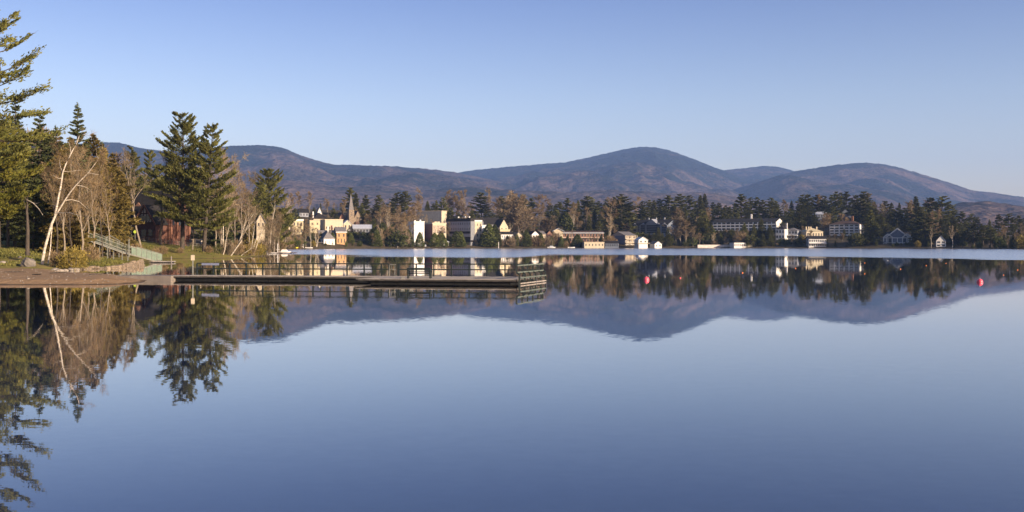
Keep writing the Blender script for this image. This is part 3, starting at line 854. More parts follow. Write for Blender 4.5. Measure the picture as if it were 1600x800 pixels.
plant('birch_tree', 'forked white birch leaning over the beach beside the boulder', 'tree',
      (np_mesh('birch_trunk', tv, quads=tq, mat=M['bark_birch'], smooth=True), np_mesh('birch_twigs', *tw[:1], quads=tw[1], mat=M['twig'])), base)

# broken trunk with one drooping limb
d0 = 126.0; base = bp(43, 396)
st = [limb([(43, 399), (43, 380), (43.5, 360), (43, 345), (42, 330), (43, 318)], 0.28, 0.10),
      limb([(42, 331), (40, 324), (37, 312)], 0.07, 0.02), limb([(42, 313), (52, 318), (60, 326), (66, 335)], 0.11, 0.03, -1), limb([(43, 318), (40, 309), (37, 307)], 0.08, 0.02), limb([(42, 312), (45, 303)], 0.05, 0.015)]
tv, tq = tube_np(st, 8)
t = thing('dead_tree', 'dead dark trunk with one pale drooping limb behind the boulder', 'tree', base)
link('trunk', np_mesh('dead_trunk', tv, quads=tq, mat=M['bark_dark'], smooth=True), t)
st2 = [limb([(42, 312.5), (52, 317.5), (60, 325.5), (67, 336)], 0.075, 0.025, -1.0), limb([(52, 317), (58, 318), (62, 316)], 0.04, 0.012, -1)]
tv, tq = tube_np(st2, 6)
link('limb', np_mesh('dead_limb', tv, quads=tq, mat=M['bark_birch'], smooth=True), t)

# --- the lawn point: two tall pines, lodge trees
near_tree('pine_tree', 'taller of the two great pines on the lawn by the lodge', 285, 228, 178, 'pine', 'bark_dark', 'needle_pine', 31, hb=0.20, spread=0.30, whorls=26, leaf=0.55, dens=1.8, tr=0.48)
near_tree('pine_tree', 'second great pine on the lawn with a broken lopsided top', 318, 226, 194, 'pine', 'bark_dark', 'needle_pine', 32, hb=0.18, spread=0.26, whorls=26, leaf=0.55, dens=1.8, tr=0.46, lean=(2.2, 0))
near_tree('bare_tree', 'thin bare trunk between the two great lawn pines', 301, 232, 300, 'bare', 'bark_grey', 'twig', 133, r=0.16, twig_w=0.04, kids=(7, 3, 2), twig_n=8)
near_tree('bare_tree', 'leaning bare pale tree before the brick lodge', 224, 206, 258, 'bare', 'bark_grey', 'twig_pale', 134, r=0.27, lean=(-3.6, 0), kids=(12, 4, 3), twig_n=9, twig_w=0.035, bare_base=0.42, spread=0.45)
near_tree('bare_tree', 'stout bare tree standing against the lodge gable', 251, 234, 246, 'bare', 'bark_grey', 'twig_pale', 135, r=0.40, lean=(1.2, 0), kids=(11, 5, 3), twig_n=9, twig_w=0.045, bare_base=0.42)
near_tree('pine_tree', 'dark round topped pine behind the lodge roof', 206, 300, 230, 'pine', 'bark_dark', 'needle_pine', 36, hb=0.2, spread=0.22, whorls=20, leaf=0.8, dens=0.9)
near_tree('pine_tree', 'dark pine behind the lodge ridge beside the stout bare tree', 236, 306, 236, 'pine', 'bark_dark', 'needle_pine', 37, hb=0.2, spread=0.24, whorls=20, leaf=0.8, dens=0.9)
near_tree('spruce_tree', 'narrow spruce behind the lodge chimney end', 266, 310, 244, 'spruce', 'bark_dark', 'needle_spruce', 38, hb=0.1, spread=0.16, whorls=26, leaf=0.7)
near_tree('cedar_tree', 'olive cedar at the corner of the lodge roof', 190, 268, 268, 'cedar', 'bark_dark', 'needle_cedar', 39, hb=0.1, spread=0.26, whorls=24, leaf=0.6)

# the brown thicket on the point
for i, (px, d, top, lb, mc_) in enumerate([
        (338, 244, 268, 'tall brown bare tree close beside the lopsided great pine', 'twig'),
        (352, 250, 258, 'tallest brown bare tree on the wooded point', 'twig_pale'),
        (366, 256, 276, 'rusty bare tree in the middle of the wooded point', 'twig_red'),
        (378, 262, 284, 'wide brown bare tree above the leaning birches', 'twig'),
        (390, 270, 296, 'low rusty bare tree near the tip of the point', 'twig_red'),
        (346, 236, 322, 'short bare tree by the water below the great pines', 'twig'),
        (420, 300, 352, 'reddish twiggy sapling clump at the tip of the point', 'twig_red'),
        (428, 312, 348, 'reddish bare tree over the white jetty', 'twig_red'),
        (437, 330, 340, 'grey brown bare tree behind the jetty mast', 'twig'),
        (446, 420, 346, 'brown bare tree before the beige block', 'twig')]):
    near_tree('bare_tree', lb, px, d, top, 'bare', 'bark_grey', mc_, 150 + i, group='bare trees on the wooded point',
              r=0.22, kids=(11, 5, 3), twig_n=10, twig_len=1.3, twig_w=0.05, bare_base=0.22, spread=0.6)
near_tree('pine_tree', 'green pine standing alone behind the wooded point', 420, 352, 264, 'pine', 'bark_dark', 'needle_pine', 41, hb=0.06, spread=0.42, whorls=22, leaf=0.85, dens=1.0)
near_tree('pine_tree', 'shorter pine leaning on the lone green pine of the point', 407, 345, 290, 'pine', 'bark_dark', 'needle_pine', 42, hb=0.05, spread=0.42, whorls=20, leaf=0.85, dens=1.0)
near_tree('cedar_tree', 'dark cedar behind the leaning birches', 352, 246, 345, 'cedar', 'bark_dark', 'needle_spruce', 43, hb=0.03, spread=0.45, whorls=16, leaf=0.5)
near_tree('cedar_tree', 'dark low cedar between lawn pines and leaning birches', 334, 248, 352, 'cedar', 'bark_dark', 'needle_spruce', 44, hb=0.03, spread=0.5, whorls=14, leaf=0.5)
near_tree('cedar_tree', 'olive cedar under the white gable of the point', 388, 272, 336, 'cedar', 'bark_dark', 'needle_cedar', 45, hb=0.03, spread=0.35, whorls=18, leaf=0.5)
near_tree('cedar_tree', 'squat dark cedar below the lone green pine', 432, 345, 330, 'cedar', 'bark_dark', 'needle_spruce', 46, hb=0.03, spread=0.3, whorls=18, leaf=0.7)

def birch_stems(label, d, lines, r, group='leaning birches on the point'):
    global d0, base
    d0 = d; base = bp(*lines[0][0])
    st = [limb(l, r, r * 0.2, random.uniform(-2, 2)) for l in lines]
    lim, tw_ = branching(st, int(d * 7) + len(label), 2, (7, 3), 0.28, 8, 0.8, 0.04, 0.3, 0.5, 4, 0.45)
    plant('birch_tree', label, 'tree', (np_mesh('birch_trunk', lim[0], quads=lim[1], mat=M['bark_birch'], smooth=True), np_mesh('birch_twigs', tw_[0], quads=tw_[1], mat=M['twig_pale'])), base, 0, 1, group)
birch_stems('upright white birch with a forked top near the lopsided great pine', 240, [[(348, 391), (348.5, 370), (349, 350), (351, 338), (355, 326), (357, 316)], [(349, 352), (347, 335), (346, 322)]], 0.17)
birch_stems('thin white birch leaning low over the water at the point', 229, [[(348, 400), (351, 391), (353, 376), (356, 362), (359, 350)]], 0.13)
birch_stems('twin white birches fanning out over the water', 229, [[(360, 401), (368, 389), (375, 375), (379, 362), (382, 350), (385, 338)], [(366, 392), (376, 378), (384, 360), (389, 346), (396, 334)]], 0.17)
birch_stems('slanting birch close to the tip of the point', 236, [[(374, 402), (381, 396), (390, 390), (398, 383)]], 0.11)
birch_stems('birch clump with several pale stems below the white gable', 250, [[(392, 399), (394, 380), (397, 360), (399, 342)], [(393, 399), (399, 378), (404, 360), (408, 346)], [(396, 398), (402, 382), (408, 366), (411, 350)]], 0.13)
birch_stems('solitary pale birch trunk behind the red saplings', 320, [[(422, 385), (423, 365), (426, 345), (429, 326), (430, 318)]], 0.18)

# --- shrubs of the near banks
SHR = {k: plant_meshes(k, shrub(*v[:5], **v[5]), M['bark_grey'], M[v[6]]) for k, v in {
    'yellow': (2.6, 1.9, 3, 900, 0.20, {}, 'shrub_yellow'), 'green': (2.4, 1.5, 4, 800, 0.18, {}, 'shrub_green'),
    'brown': (2.6, 2.2, 5, 1200, 0.55, {'twiggy': True}, 'twig'), 'red': (2.6, 2.4, 6, 1200, 0.6, {'twiggy': True}, 'twig_red')}.items()}
NEAR_SHRUBS = [
    ('yellow', 113, 121.5, 1.25, 'large yellow shrub at the pool edge beneath the thin stems'), ('yellow', 104, 122, 0.9, 'smaller yellow shrub against the birch side of the large one'),
    ('yellow', 124, 124, 0.85, 'yellow shrub nearest the stone wall'), ('brown', 94, 122.5, 0.8, 'brown twiggy bush between birch and yellow shrubs'), ('green', 136, 131, 0.6, 'low green bush on the bank edge before the gangway'),
    ('brown', 82, 128, 0.7, 'low brown bush behind the birch foot'), ('yellow', 118, 132, 1.1, 'yellowish bush up the bank among the thin stems'), ('brown', 142, 138, 0.9, 'brown bush at the foot of the gangway posts'),
    ('brown', 243, 213, 0.8, 'brown bush on the bank right below the lodge lawn'), ('brown', 255, 217, 0.8, 'wide brown bush at the water below the lodge'), ('green', 268, 221, 0.6, 'green bush at the water between lodge bank and pines'),
    ('brown', 282, 219, 0.55, 'low brown bush under the taller great pine'), ('brown', 326, 226, 0.7, 'brown bush under the lopsided great pine'), ('green', 338, 230, 1.2, 'dark bush by the water beside the thin birch'),
    ('red', 356, 232, 1.3, 'reddish bush around the foot of the twin birches'), ('brown', 370, 236, 1.4, 'brown bush between the twin birches and the slanting birch'), ('yellow', 382, 240, 1.3, 'yellow bush behind the slanting birch'),
    ('brown', 390, 243, 1.2, 'brown bush at the foot of the birch clump'), ('yellow', 403, 252, 1.5, 'bright yellow bush at the very tip of the point'), ('green', 408, 258, 1.2, 'green bush at the very tip of the point'), ('red', 412, 275, 1.8, 'red twigged bush behind the tip of the point'),
    ('red', 424, 330, 2.0, 'red twigged bush over the white jetty'), ('yellow', 398, 262, 1.9, 'tall yellow bush under the pale gable of the point'), ('brown', 434, 345, 2.0, 'brown bush behind the jetty mast'),
    ('brown', 212, 205, 1.1, 'brown bush beside the lower end of the gangway'), ('brown', 184, 186, 1.6, 'brown bush behind the middle of the gangway'), ('brown', 200, 196, 1.5, 'tall brown bush behind the green gangway panels'), ('yellow', 205, 215, 1.4, 'yellowish bush around the fluorescent sign')]
for kind, px, d, s_, lb in NEAR_SHRUBS:
    l_ = at(px, d); l_[2] = max(l_[2], 0.05)
    plant('shrub', lb, 'shrub', SHR[kind], l_, random.uniform(0, 6), s_, 'shrubs on the near banks', ('stem', 'foliage'))

# grass tufts on the near banks
rg = np.random.default_rng(77)
gx, gy = [], []
for px0, px1, da, db, n_ in ((-40, 60, 119, 150, 5200), (60, 135, 120, 150, 3200), (125, 222, 129, 160, 5200), (205, 345, 214, 260, 9000)):
    pp = rg.uniform(px0, px1, n_); dd = rg.uniform(da, db, n_)
    gx.append((pp - 800) / F * dd); gy.append(dd)
gx = np.concatenate(gx); gy = np.concatenate(gy); gz = terrain(gx, gy)
ok = (gz > 0.12) & (fbm(gx / 7, gy / 7, 3, 61) > -0.04); gx, gy, gz = gx[ok], gy[ok], gz[ok]
gd = rg.normal(0, 0.35, (len(gx), 3)) + [0, 0, 1.0]
gl = rg.uniform(0.15, 0.42, len(gx))
gv, gq = cards(np.stack([gx, gy, gz + gl * 0.35], 1), gd, gl, gl * 0.35, rg)
tag(link('grass', np_mesh('grass', gv, quads=gq, mat=M['grass'])), 'rough tufts of spring grass on the near banks and lodge lawn', 'grass', kind='stuff')
#@@FAR

# a few driftwood sticks on the sand
for k, (px, d, L_, rz, lb) in enumerate([(22, 101, 2.2, .3, 'longer bleached driftwood stick lying on the sand near the picture edge'), (58, 92, 1.4, -.5, 'short dark driftwood stick in the middle of the sand'), (92, 97, 1.7, .15, 'driftwood stick on the sand below the yellow shrub'), (150, 90, 1.2, .9, 'small driftwood stick on the narrow end of the spit')]):
    l_ = at(px, d); b = MB()
    b.tube(np.array([(-L_ / 2, 0, .05), (-L_ * .2, .08 * L_, .07), (L_ * .15, .02, .08), (L_ / 2, -.06 * L_, .05)]), np.array([.05, .06, .05, .02]), 6)
    b.tube(np.array([(L_ * .1, .02, .08), (L_ * .2, .15 * L_, .14)]), np.array([.03, .015]), 5)
    o = b.build('driftwood', M['bark_dark'], None, l_, (0, 0, rz)); tag(o, lb, 'driftwood', 'driftwood on the spit')

# pebbles and leaf scraps on the sand
rg = np.random.default_rng(55)
n_ = 420
pp = rg.uniform(-60, 220, n_); dd = 76.7 + rg.uniform(0, 1, n_) ** 1.4 * 38
gx = (pp - 800) / F * dd; gz = terrain(gx, dd)
ok = (gz > 0.03) & (gz < .8); gx, gy, gz = gx[ok], dd[ok], gz[ok]
sz = rg.uniform(.03, .09, len(gx)) * np.where(rg.uniform(0, 1, len(gx)) > .95, 2.0, 1)
oc = np.array([(1, 0, 0), (0, 1, 0), (-1, 0, 0), (0, -1, 0), (0, 0, .7), (0, 0, -.5)])
vv = np.stack([gx, gy, gz], 1)[:, None, :] + oc[None] * sz[:, None, None] * rg.uniform(.6, 1.3, (len(gx), 6, 1))
ft = np.array([(0, 1, 4), (1, 2, 4), (2, 3, 4), (3, 0, 4), (1, 0, 5), (2, 1, 5), (3, 2, 5), (0, 3, 5)])
tr_ = (np.arange(len(gx))[:, None, None] * 6 + ft[None]).reshape(-1, 3)
tag(link('pebbles', np_mesh('pebbles', vv.reshape(-1, 3), tris=tr_, mat=M['rock'])), 'scattered pebbles and dark scraps washed up on the sandy spit', 'pebbles', kind='stuff')
# ------------------------------------------------------------------ buildings
SHP = np.array([q for q in shore_px if q[0] >= 440]); SHD = H * F / (SHP[:, 1] - HY)
def shd(px): return float(np.interp(px, SHP[:, 0], SHD))
RECTS = []      # (x0, x1, ytop, ybase, d) of what trees must not hide
_WM = {}
def win_mesh(w, h, m='glass'):
    k = (round(w, 2), round(h, 2), m)
    if k not in _WM:
        b = MB().box((0, 0, 0), (w, 0.12, h))
        me = bpy.data.meshes.new('window'); me.from_pydata(b.v, [], b.f); me.materials.append(M[m]); me.update()
        _WM[k] = me
    return _WM[k]

def windows(t, w, z0, h, rows, cols, wf, hf, y=-0.02, x0=None, rz=0.0, xoff=0.0, m='glass', skip=()):
    cw, ch = w / cols, h / rows
    me = win_mesh(cw * wf, ch * hf, m)
    for r in range(rows):
        for c in range(cols):
            if (r, c) in skip: continue
            u = -w / 2 + cw * (c + 0.5)
            z = z0 + ch * (r + 0.52)
            if rz == 0: link('window', me, t, (u + xoff, y, z))
            else: link('window', me, t, (x0, y + u + w / 2, z), (0, 0, rz))

def slab(b, p0, p1, p2, p3, th):
    """thick roof sheet over the quad p0..p3"""
    P_ = [np.array(p, float) for p in (p0, p1, p2, p3)]
    n = np.cross(P_[1] - P_[0], P_[3] - P_[0]); n /= np.linalg.norm(n)
    if n[2] < 0: n = -n
    lo = [p for p in P_]; hi = [p + n * th for p in P_]
    b.add(lo + hi, [(0, 1, 2, 3), (7, 6, 5, 4), (0, 4, 5, 1), (1, 5, 6, 2), (2, 6, 7, 3), (3, 7, 4, 0)])

def volume(t, w, dep, h, wall, roof, rh, rmat, y0=0.0, x=0.0, z=0.0, down=3.0, over=0.4, th=0.18, wname='wall', rname='roof'):
    """one block of a building: front at y0, width w about x"""
    b = MB(); r = MB()
    a_, c_ = x - w / 2, x + w / 2
    if roof == 'gable_f':
        b.poly_extrude([(a_, z - down), (c_, z - down), (c_, z + h), (x, z + h + rh), (a_, z + h)], y0, y0 + dep)
        k = rh / (w / 2)
        for s_ in (-1, 1):
            ex = x + s_ * (w / 2 + over); ez = z + h - k * over + 0.02
            slab(r, (x, y0 - over, z + h + rh + 0.02), (x, y0 + dep + over, z + h + rh + 0.02), (ex, y0 + dep + over, ez), (ex, y0 - over, ez), th)
    elif roof == 'gable_s':
        pts = [(y0, z - down), (y0 + dep, z - down), (y0 + dep, z + h), (y0 + dep / 2, z + h + rh), (y0, z + h)]
        n = len(pts)
        b.add([(a_, p[0], p[1]) for p in pts] + [(c_, p[0], p[1]) for p in pts],
              [tuple(range(n - 1, -1, -1)), tuple(range(n, 2 * n))] + [(i, (i + 1) % n, (i + 1) % n + n, i + n) for i in range(n)])
        k = rh / (dep / 2)
        for s_ in (-1, 1):
            ey = y0 + dep / 2 + s_ * (dep / 2 + over); ez = z + h - k * over + 0.02
            slab(r, (a_ - over, y0 + dep / 2, z + h + rh + 0.02), (c_ + over, y0 + dep / 2, z + h + rh + 0.02), (c_ + over, ey, ez), (a_ - over, ey, ez), th)
    elif roof == 'hip':
        b.box((x, y0 + dep / 2, z + (h - down) / 2), (w, dep, h + down))
        o = over; ym = y0 + dep / 2
        if w > dep: ra, rb = (a_ + dep * 0.42, ym), (c_ - dep * 0.42, ym)
        else: ra, rb = (x, y0 + w * 0.42), (x, y0 + dep - w * 0.42)
        zb, zt = z + h + 0.02, z + h + rh
        vs = [(a_ - o, y0 - o, zb), (c_ + o, y0 - o, zb), (c_ + o, y0 + dep + o, zb), (a_ - o, y0 + dep + o, zb), (*ra, zt), (*rb, zt)]
        if w > dep: fs = [(3, 2, 1, 0), (0, 1, 5, 4), (1, 2, 5), (2, 3, 4, 5), (3, 0, 4)]
        else: fs = [(3, 2, 1, 0), (0, 1, 4), (1, 2, 5, 4), (2, 3, 5), (3, 0, 4, 5)]
        r.add(vs, fs)
    else:
        b.box((x, y0 + dep / 2, z + (h - down) / 2), (w, dep, h + down))
        r.box((x, y0 + dep / 2, z + h + rh / 2 + 0.003), (w + over, dep + over, rh))
    ob = b.build(wname, M[wall], t)
    rf = r.build(rname, M[rmat], t)
    return ob, rf

def bld(name, label, cat, x0, x1, ytop, ybase, rot, dep, wall, roof, yroof, rmat, wins=None, side=None, d=None, group=None, protect=True, over=0.4, down=4.0):
    pm = (x0 + x1) / 2
    dg = ground_at(pm, ybase, 400 if pm > 440 else 200)[1] - (6 if rot < -30 else 0)
    d = dg if d is None else min(d, dg)
    if pm > 440 and name not in ('boathouse',): d = max(d, shd(pm) + 15)
    X = (pm - 800) / F * d
    th = R(rot)
    w = (x1 - x0) * d / F / (math.cos(th) - math.sin(th) * X / d)
    z = H - (ybase - HY) / F * d
    h = (ybase - ytop) / F * d
    rh = max((ytop - yroof) / F * d, 0.25)
    t = thing(name, label, cat, (X, d, z), th, group)
    down = max(down, z - tz(X, d) + 2.0)
    wl_, rf = volume(t, w, dep, h, wall, roof, rh, rmat, down=down, over=over)
    if wins: windows(t, w, wins[4] * h if len(wins) > 4 else 0.0, h * (wins[5] if len(wins) > 5 else 1.0), *wins[:4])
    if side:
        s_, rows, cols, wf, hf = side
        windows(t, dep, 0, h, rows, cols, wf, hf, y=0.0, x0=(s_ * (w / 2 + 0.02)), rz=R(90))
    if protect: RECTS.append((x0 - 2, x1 + 2, yroof, ybase, d))
    return t, dict(w=w, h=h, rh=rh, d=d, z=z, dep=dep, roof=rf, wall=wl_, px=d / F)

def chimney(info, x, y, w, h, m='brick'):
    MB().box((x, y, info['h'] + h / 2), (w, w, h)).build('chimney', M[m], info['roof'])

# --- the brick lodge on the lawn
t, I = bld('brick_lodge', 'dark roofed brick lodge with half timbered gable on the lawn bank', 'house', 200, 264, 336, 373, -22, 7.5, 'brick', 'gable_s', 298, 'roof', d=250, protect=False)
u = I['px']
volume(t, 40 * u, 4.0, 24 * u, 'brick', 'gable_f', 27 * u, 'roof', y0=-4.0, x=16 * u, z=0.0, wname='gable_wing', rname='wing_roof')
bw = MB(); bt = MB()
gx0, gx1 = 16 * u - 20 * u, 16 * u + 20 * u
bw.poly_extrude([(gx0 + 0.3, 24 * u), (gx1 - 0.3, 24 * u), (16 * u, 49.5 * u)], -4.05, -4.004)
gp = bw.build('plaster_panel', M['plaster'], t)
for k in range(8):
    xx = gx0 + 0.3 + (gx1 - gx0 - 0.6) * k / 7.0
    top = 24 * u + 27 * u * (1 - abs(xx - 16 * u) / (20 * u)) - 0.25
    if top > 24 * u + 0.3: bt.box((xx, -4.08, (24 * u + top) / 2), (0.22, 0.10, top - 24 * u))
for zz in (24.5, 31.5, 38.5):
    hw = 20 * u * (1 - (zz - 24) / 27) - 0.2
    bt.box((16 * u, -4.10, zz * u), (2 * hw, 0.12, 0.26))
bt.build('timber_frame', M['dark_wood'], t)
b = MB()
for s_ in (-1, 1): b.bar((16 * u, -4.5, 51.5 * u), (16 * u + s_ * 22.5 * u, -4.5, 20.5 * u), 0.16, 0.45)
b.build('barge_board', M['brick_pale'], t)
for xx, zz, ww, hh in ((10, 31, 1.2, 1.3), (16, 31, 1.2, 1.3), (22, 31, 1.2, 1.3), (14, 9, 1.4, 1.6), (27, 9, 1.2, 1.6)):
    f = link('window', win_mesh(ww, hh), t, (xx * u, -4.12, zz * u))
MB().box((2 * u, -4.10, 7 * u), (1.5, 0.10, 14 * u)).build('door', M['dark_wood'], t)
windows(t, 18 * u, 16 * u, 14 * u, 1, 3, 0.6, 0.7, xoff=-22 * u)
windows(t, 7.5, 2, 5.0, 1, 3, 0.45, 0.5, y=0.0, x0=I['w'] / 2 + 0.03, rz=R(90))
for yy in (0.4, 2.6, 4.9, 7.1):
    MB().box((I['w'] / 2 + 0.25, yy, 2.8), (0.5, 0.5, 5.6)).build('pilaster', M['brick_pale'], t)
volume(t, 22 * u, 9.0, 14 * u, 'brown_wall', 'gable_s', 12 * u, 'roof', y0=1.0, x=-44 * u, z=2.5, wname='side_wing', rname='wing_roof')
windows(t, 20 * u, 3.0, 10 * u, 1, 4, 0.6, 0.6, y=0.96, xoff=-44 * u)
b = MB().poly_extrude([(-28 * u - 1.3, 40 * u), (-28 * u + 1.3, 40 * u), (-28 * u + 1.3, 50 * u), (-28 * u, 57 * u), (-28 * u - 1.3, 50 * u)], 1.2, 4.0)
dm = b.build('dormer', M['brown_wall'], t)
link('window', win_mesh(1.4, 1.3), dm, (-28 * u, 1.18, 46 * u))
chimney(I, -4 * u, 6.0, 1.3, 40 * u - 1)

# fence before the lodge
def fence(name, label, p0, p1, n, h, m, rails, post_w=0.1):
    a0 = at(*p0); a1 = at(*p1)
    t = thing(name, label, 'fence', a0)
    prev = None
    rb = MB()
    for k in range(n):
        f = k / (n - 1); q = a0 + (a1 - a0) * f; q[2] = tz(q[0], q[1])
        MB().box((0, 0, h / 2 - 0.15), (post_w, post_w, h + 0.3)).build('post', M[m], t, q - a0)
        if prev is not None:
            for rz_ in rails: rb.bar(prev - a0 + [0, 0, rz_], q - a0 + [0, 0, rz_], 0.05, 0.07)
        prev = q
    rb.build('rail', M[m], t)
    return t
fence('lodge_fence', 'low pale metal fence running before the brick lodge', (206, 240), (300, 243), 16, 1.1, 'galv', (0.3, 0.7, 1.05))
fence('lodge_fence', 'low pale metal fence between the great pines behind the lawn', (302, 246), (345, 258), 9, 1.1, 'galv', (0.4, 1.0))

# --- houses among the trees of the point
t, I = bld('gabled_house', 'pale gabled house end showing between trees of the point', 'house', 401, 414, 346, 356, 15, 9, 'beige', 'gable_f', 334, 'roof_grey', (1, 2, .35, .5), d=330, protect=False)
# --- the village
t, I = bld('office_block', 'low beige flat roofed block half hidden by trees near the point', 'building', 457, 474, 345, 366, 20, 14, 'yellow_cream', 'flat', 342.5, 'white', (2, 3, .4, .5), side=(-1, 2, 3, .3, .45), d=640)
volume(t, 9, 10, 2.2, 'cream', 'flat', .3, 'white', y0=2, x=-7, z=I['h'] - 2.5, wname='upper_wing', rname='wing_roof')
t, I = bld('stucco_house', 'pale cream house front with two windows in the village', 'building', 484, 500, 345, 364, 25, 15, 'yellow_cream', 'flat', 344, 'beige', (2, 2, .30, .35), side=(-1, 2, 3, .25, .35), d=640)
t, I = bld('stucco_hall', 'long cream hall with a row of dark windows behind the white cottage', 'building', 508, 536, 344, 364, 22, 16, 'cream', 'flat', 342.5, 'cream', (1, 6, .40, .35, .15, .5), d=665)
t, I = bld('hip_roof_house', 'house with tall dark pyramid roof above the cream buildings', 'house', 490, 512, 342, 352, 25, 12, 'beige', 'hip', 332, 'roof', (1, 4, .3, .5), d=690)
chimney(I, -4.5, 3, .8, 5.0, 'white')
t, I = bld('village_house', 'small cream gabled house below the church tower', 'house', 537, 549, 350, 360, 18, 10, 'cream', 'gable_f', 344, 'roof_pale', (1, 2, .4, .6), d=655)
MB().box((0, -1.6, 0.15), (I['w'] + 1.2, 3.0, 0.3)).build('porch', M['white'], t)
t, I = bld('white_cottage', 'white waterside cottage with a grey hip roof', 'house', 506, 523, 373, 385, 30, 11, 'white', 'hip', 361.5, 'roof_grey', (1, 3, .34, .42), side=(-1, 1, 3, .25, .5), d=608)
MB().box((-I['w'] / 2 - 2.4, 4, 2.4), (4.2, 6, 0.25)).build('porch_roof', M['roof_grey'], t)
for yy in (1.4, 6.6): MB().box((-I['w'] / 2 - 4.2, yy, 0.3), (0.2, 0.2, 4.0)).build('porch_post', M['white'], t)
t, I = bld('timber_house', 'orange two storey house front beside the white cottage', 'house', 526, 541, 363, 382, 18, 13, 'orange', 'gable_s', 355, 'roof_grey', None, d=622)
windows(t, I['w'], I['h'] * .52, I['h'] * .45, 1, 2, .28, .55); windows(t, I['w'], I['h'] * .08, I['h'] * .45, 1, 3, .26, .75)
MB().box((0, -0.3, I['h'] + 0.1), (I['w'] + 1.0, 0.7, 0.5)).build('fascia', M['white'], t)
volume(t, 10, 9, 5.0, 'grey_dark', 'gable_s', 3.5, 'roof_grey', y0=2, x=-I['w'] / 2 - 5, z=0, wname='side_wing', rname='wing_roof')
chimney(I, -5, 6.5, .9, 4.2)
chimney(I, -7.5, 4.0, .6, 3.6, 'white')
# upper village roofs
t, I = bld('village_house', 'white gabled house among bare trees above the cream hall', 'house', 496, 503, 333, 341, 20, 9, 'white', 'gable_f', 324, 'roof_grey', (1, 1, .4, .4), d=760)
t, I = bld('village_house', 'low white house with dark roof beside the white gable above the village', 'house', 468, 482, 332, 339, 20, 9, 'grey_wall', 'gable_s', 326, 'roof', (1, 3, .4, .5), d=770)

# church
dch = 690
X = (549.5 - 800) / F * dch; z = H - (352 - HY) / F * dch; u = dch / F
t = thing('stone_church', 'stone church with a square tower and pointed grey spire', 'church', (X, dch, z), R(25))
MB().box((0, 2.2, 9 * u - 2), (8.4 * u, 4.4, 30 * u + 4)).build('tower', M['stone_wall'], t)
b = MB(); s_ = 3.9 * u; zt = 24 * u
b.add([(-s_, 2.2 - s_, zt), (s_, 2.2 - s_, zt), (s_, 2.2 + s_, zt), (-s_, 2.2 + s_, zt), (0, 2.2, 50 * u)], [(3, 2, 1, 0), (0, 1, 4), (1, 2, 4), (2, 3, 4), (3, 0, 4)])
sp_ = b.build('spire', M['roof_grey'], t)
MB().box((0, 2.2, 51 * u), (0.15, 0.15, 2.2)).box((0, 2.2, 51.5 * u), (0.8, 0.15, 0.15)).build('cross', M['roof'], sp_)
for zz in (16, 19.5): link('window', win_mesh(0.9, 2.0 if zz < 17 else 0.7), t, (0, -0.02, zz * u))
volume(t, 17 * u, 24, 6 * u, 'stone_wall', 'gable_f', 17 * u, 'roof_brown', y0=1.5, x=11 * u, z=0, wname='nave', rname='nave_roof')
link('window', win_mesh(2.0, 3.4), t, (11 * u, 1.48, 6 * u))
MB().box((8 * u, -0.8, 0.8), (2.4, 1.4, 3.6)).build('door', M['dark_wood'], t)
volume(t, 14 * u, 16, 6 * u, 'brown_wall', 'gable_f', 14 * u, 'roof', y0=7, x=-11 * u, z=0, wname='side_wing', rname='wing_roof')
RECTS.append((541, 568, 300, 352, dch))

t, I = bld('long_pavilion', 'long low dark pavilion with pale roof beneath the church', 'building', 552, 581, 357, 364, 12, 12, 'grey_dark', 'gable_s', 351, 'roof_pale', (1, 6, .5, .5), d=652)
t, I = bld('white_block', 'plain tall white building beside the brick block', 'building', 647, 663, 347, 385, 26, 13, 'white', 'flat', 345.8, 'white', None, side=(-1, 3, 2, .25, .3), d=662)
for xx, hh in ((-1.5, 1.0), (2.2, 1.3)): MB().box((xx, 4, I['h'] + 0.3 + hh / 2), (0.9, 0.9, hh)).build('roof_vent', M['white'], I['roof'])
MB().box((I['w'] * .32, -0.05, 5.0), (0.9, 0.12, 9.0)).build('downpipe', M['grey_wall'], t)
t, I = bld('brick_block', 'brick sided building with three tall windows in a cream front', 'building', 676, 697, 350, 378, 27, 17, 'brick_town', 'flat', 348, 'cream', None, d=668)
b = MB().box((0, -0.06, I['h'] * .5), (I['w'] + .1, 0.12, I['h'])).build('front_panel', M['cream'], t)
for xx, ww in ((-.34, .22), (.02, .40), (.36, .20)): link('window', win_mesh(I['w'] * ww, I['h'] * .42), t, (I['w'] * xx, -0.15, I['h'] * .70))
for xx in (-.1, .12): MB().box((I['w'] * xx, 5, I['h'] + 1.0), (1.8, 2.0, 1.4)).build('roof_vent', M['cream'], I['roof'])
t, I = bld('tower_block', 'windowless cream block with one side greyed as shade above the brick block', 'building', 690, 698, 330, 352, 62, 21, 'cream', 'flat', 329.2, 'beige', None, d=735)
MB().box((-I['w'] / 2 - 0.06, 10.5, I['h'] / 2), (0.12, 21, I['h'])).build('shaded_side', M['grey_dark'], t)  # grey panel over the cream wall paints in the shade of this side
t, I = bld('long_wing', 'long pale grey wing under a dark flat roof with two window rows', 'building', 697, 735, 346, 378, -36, 14, 'grey_wall', 'flat', 341.5, 'roof', None, d=690)
windows(t, I['w'], I['h'] * .78, I['h'] * .2, 1, 11, .22, .55); windows(t, I['w'], I['h'] * .53, I['h'] * .2, 1, 11, .22, .45)
MB().box((0, -0.08, I['h'] * .46), (I['w'], 0.16, I['h'] * .11)).build('dark_band', M['roof'], t)
MB().box((0, -0.08, I['h'] * .12), (I['w'], 0.16, I['h'] * .26)).build('dark_base', M['roof'], t)
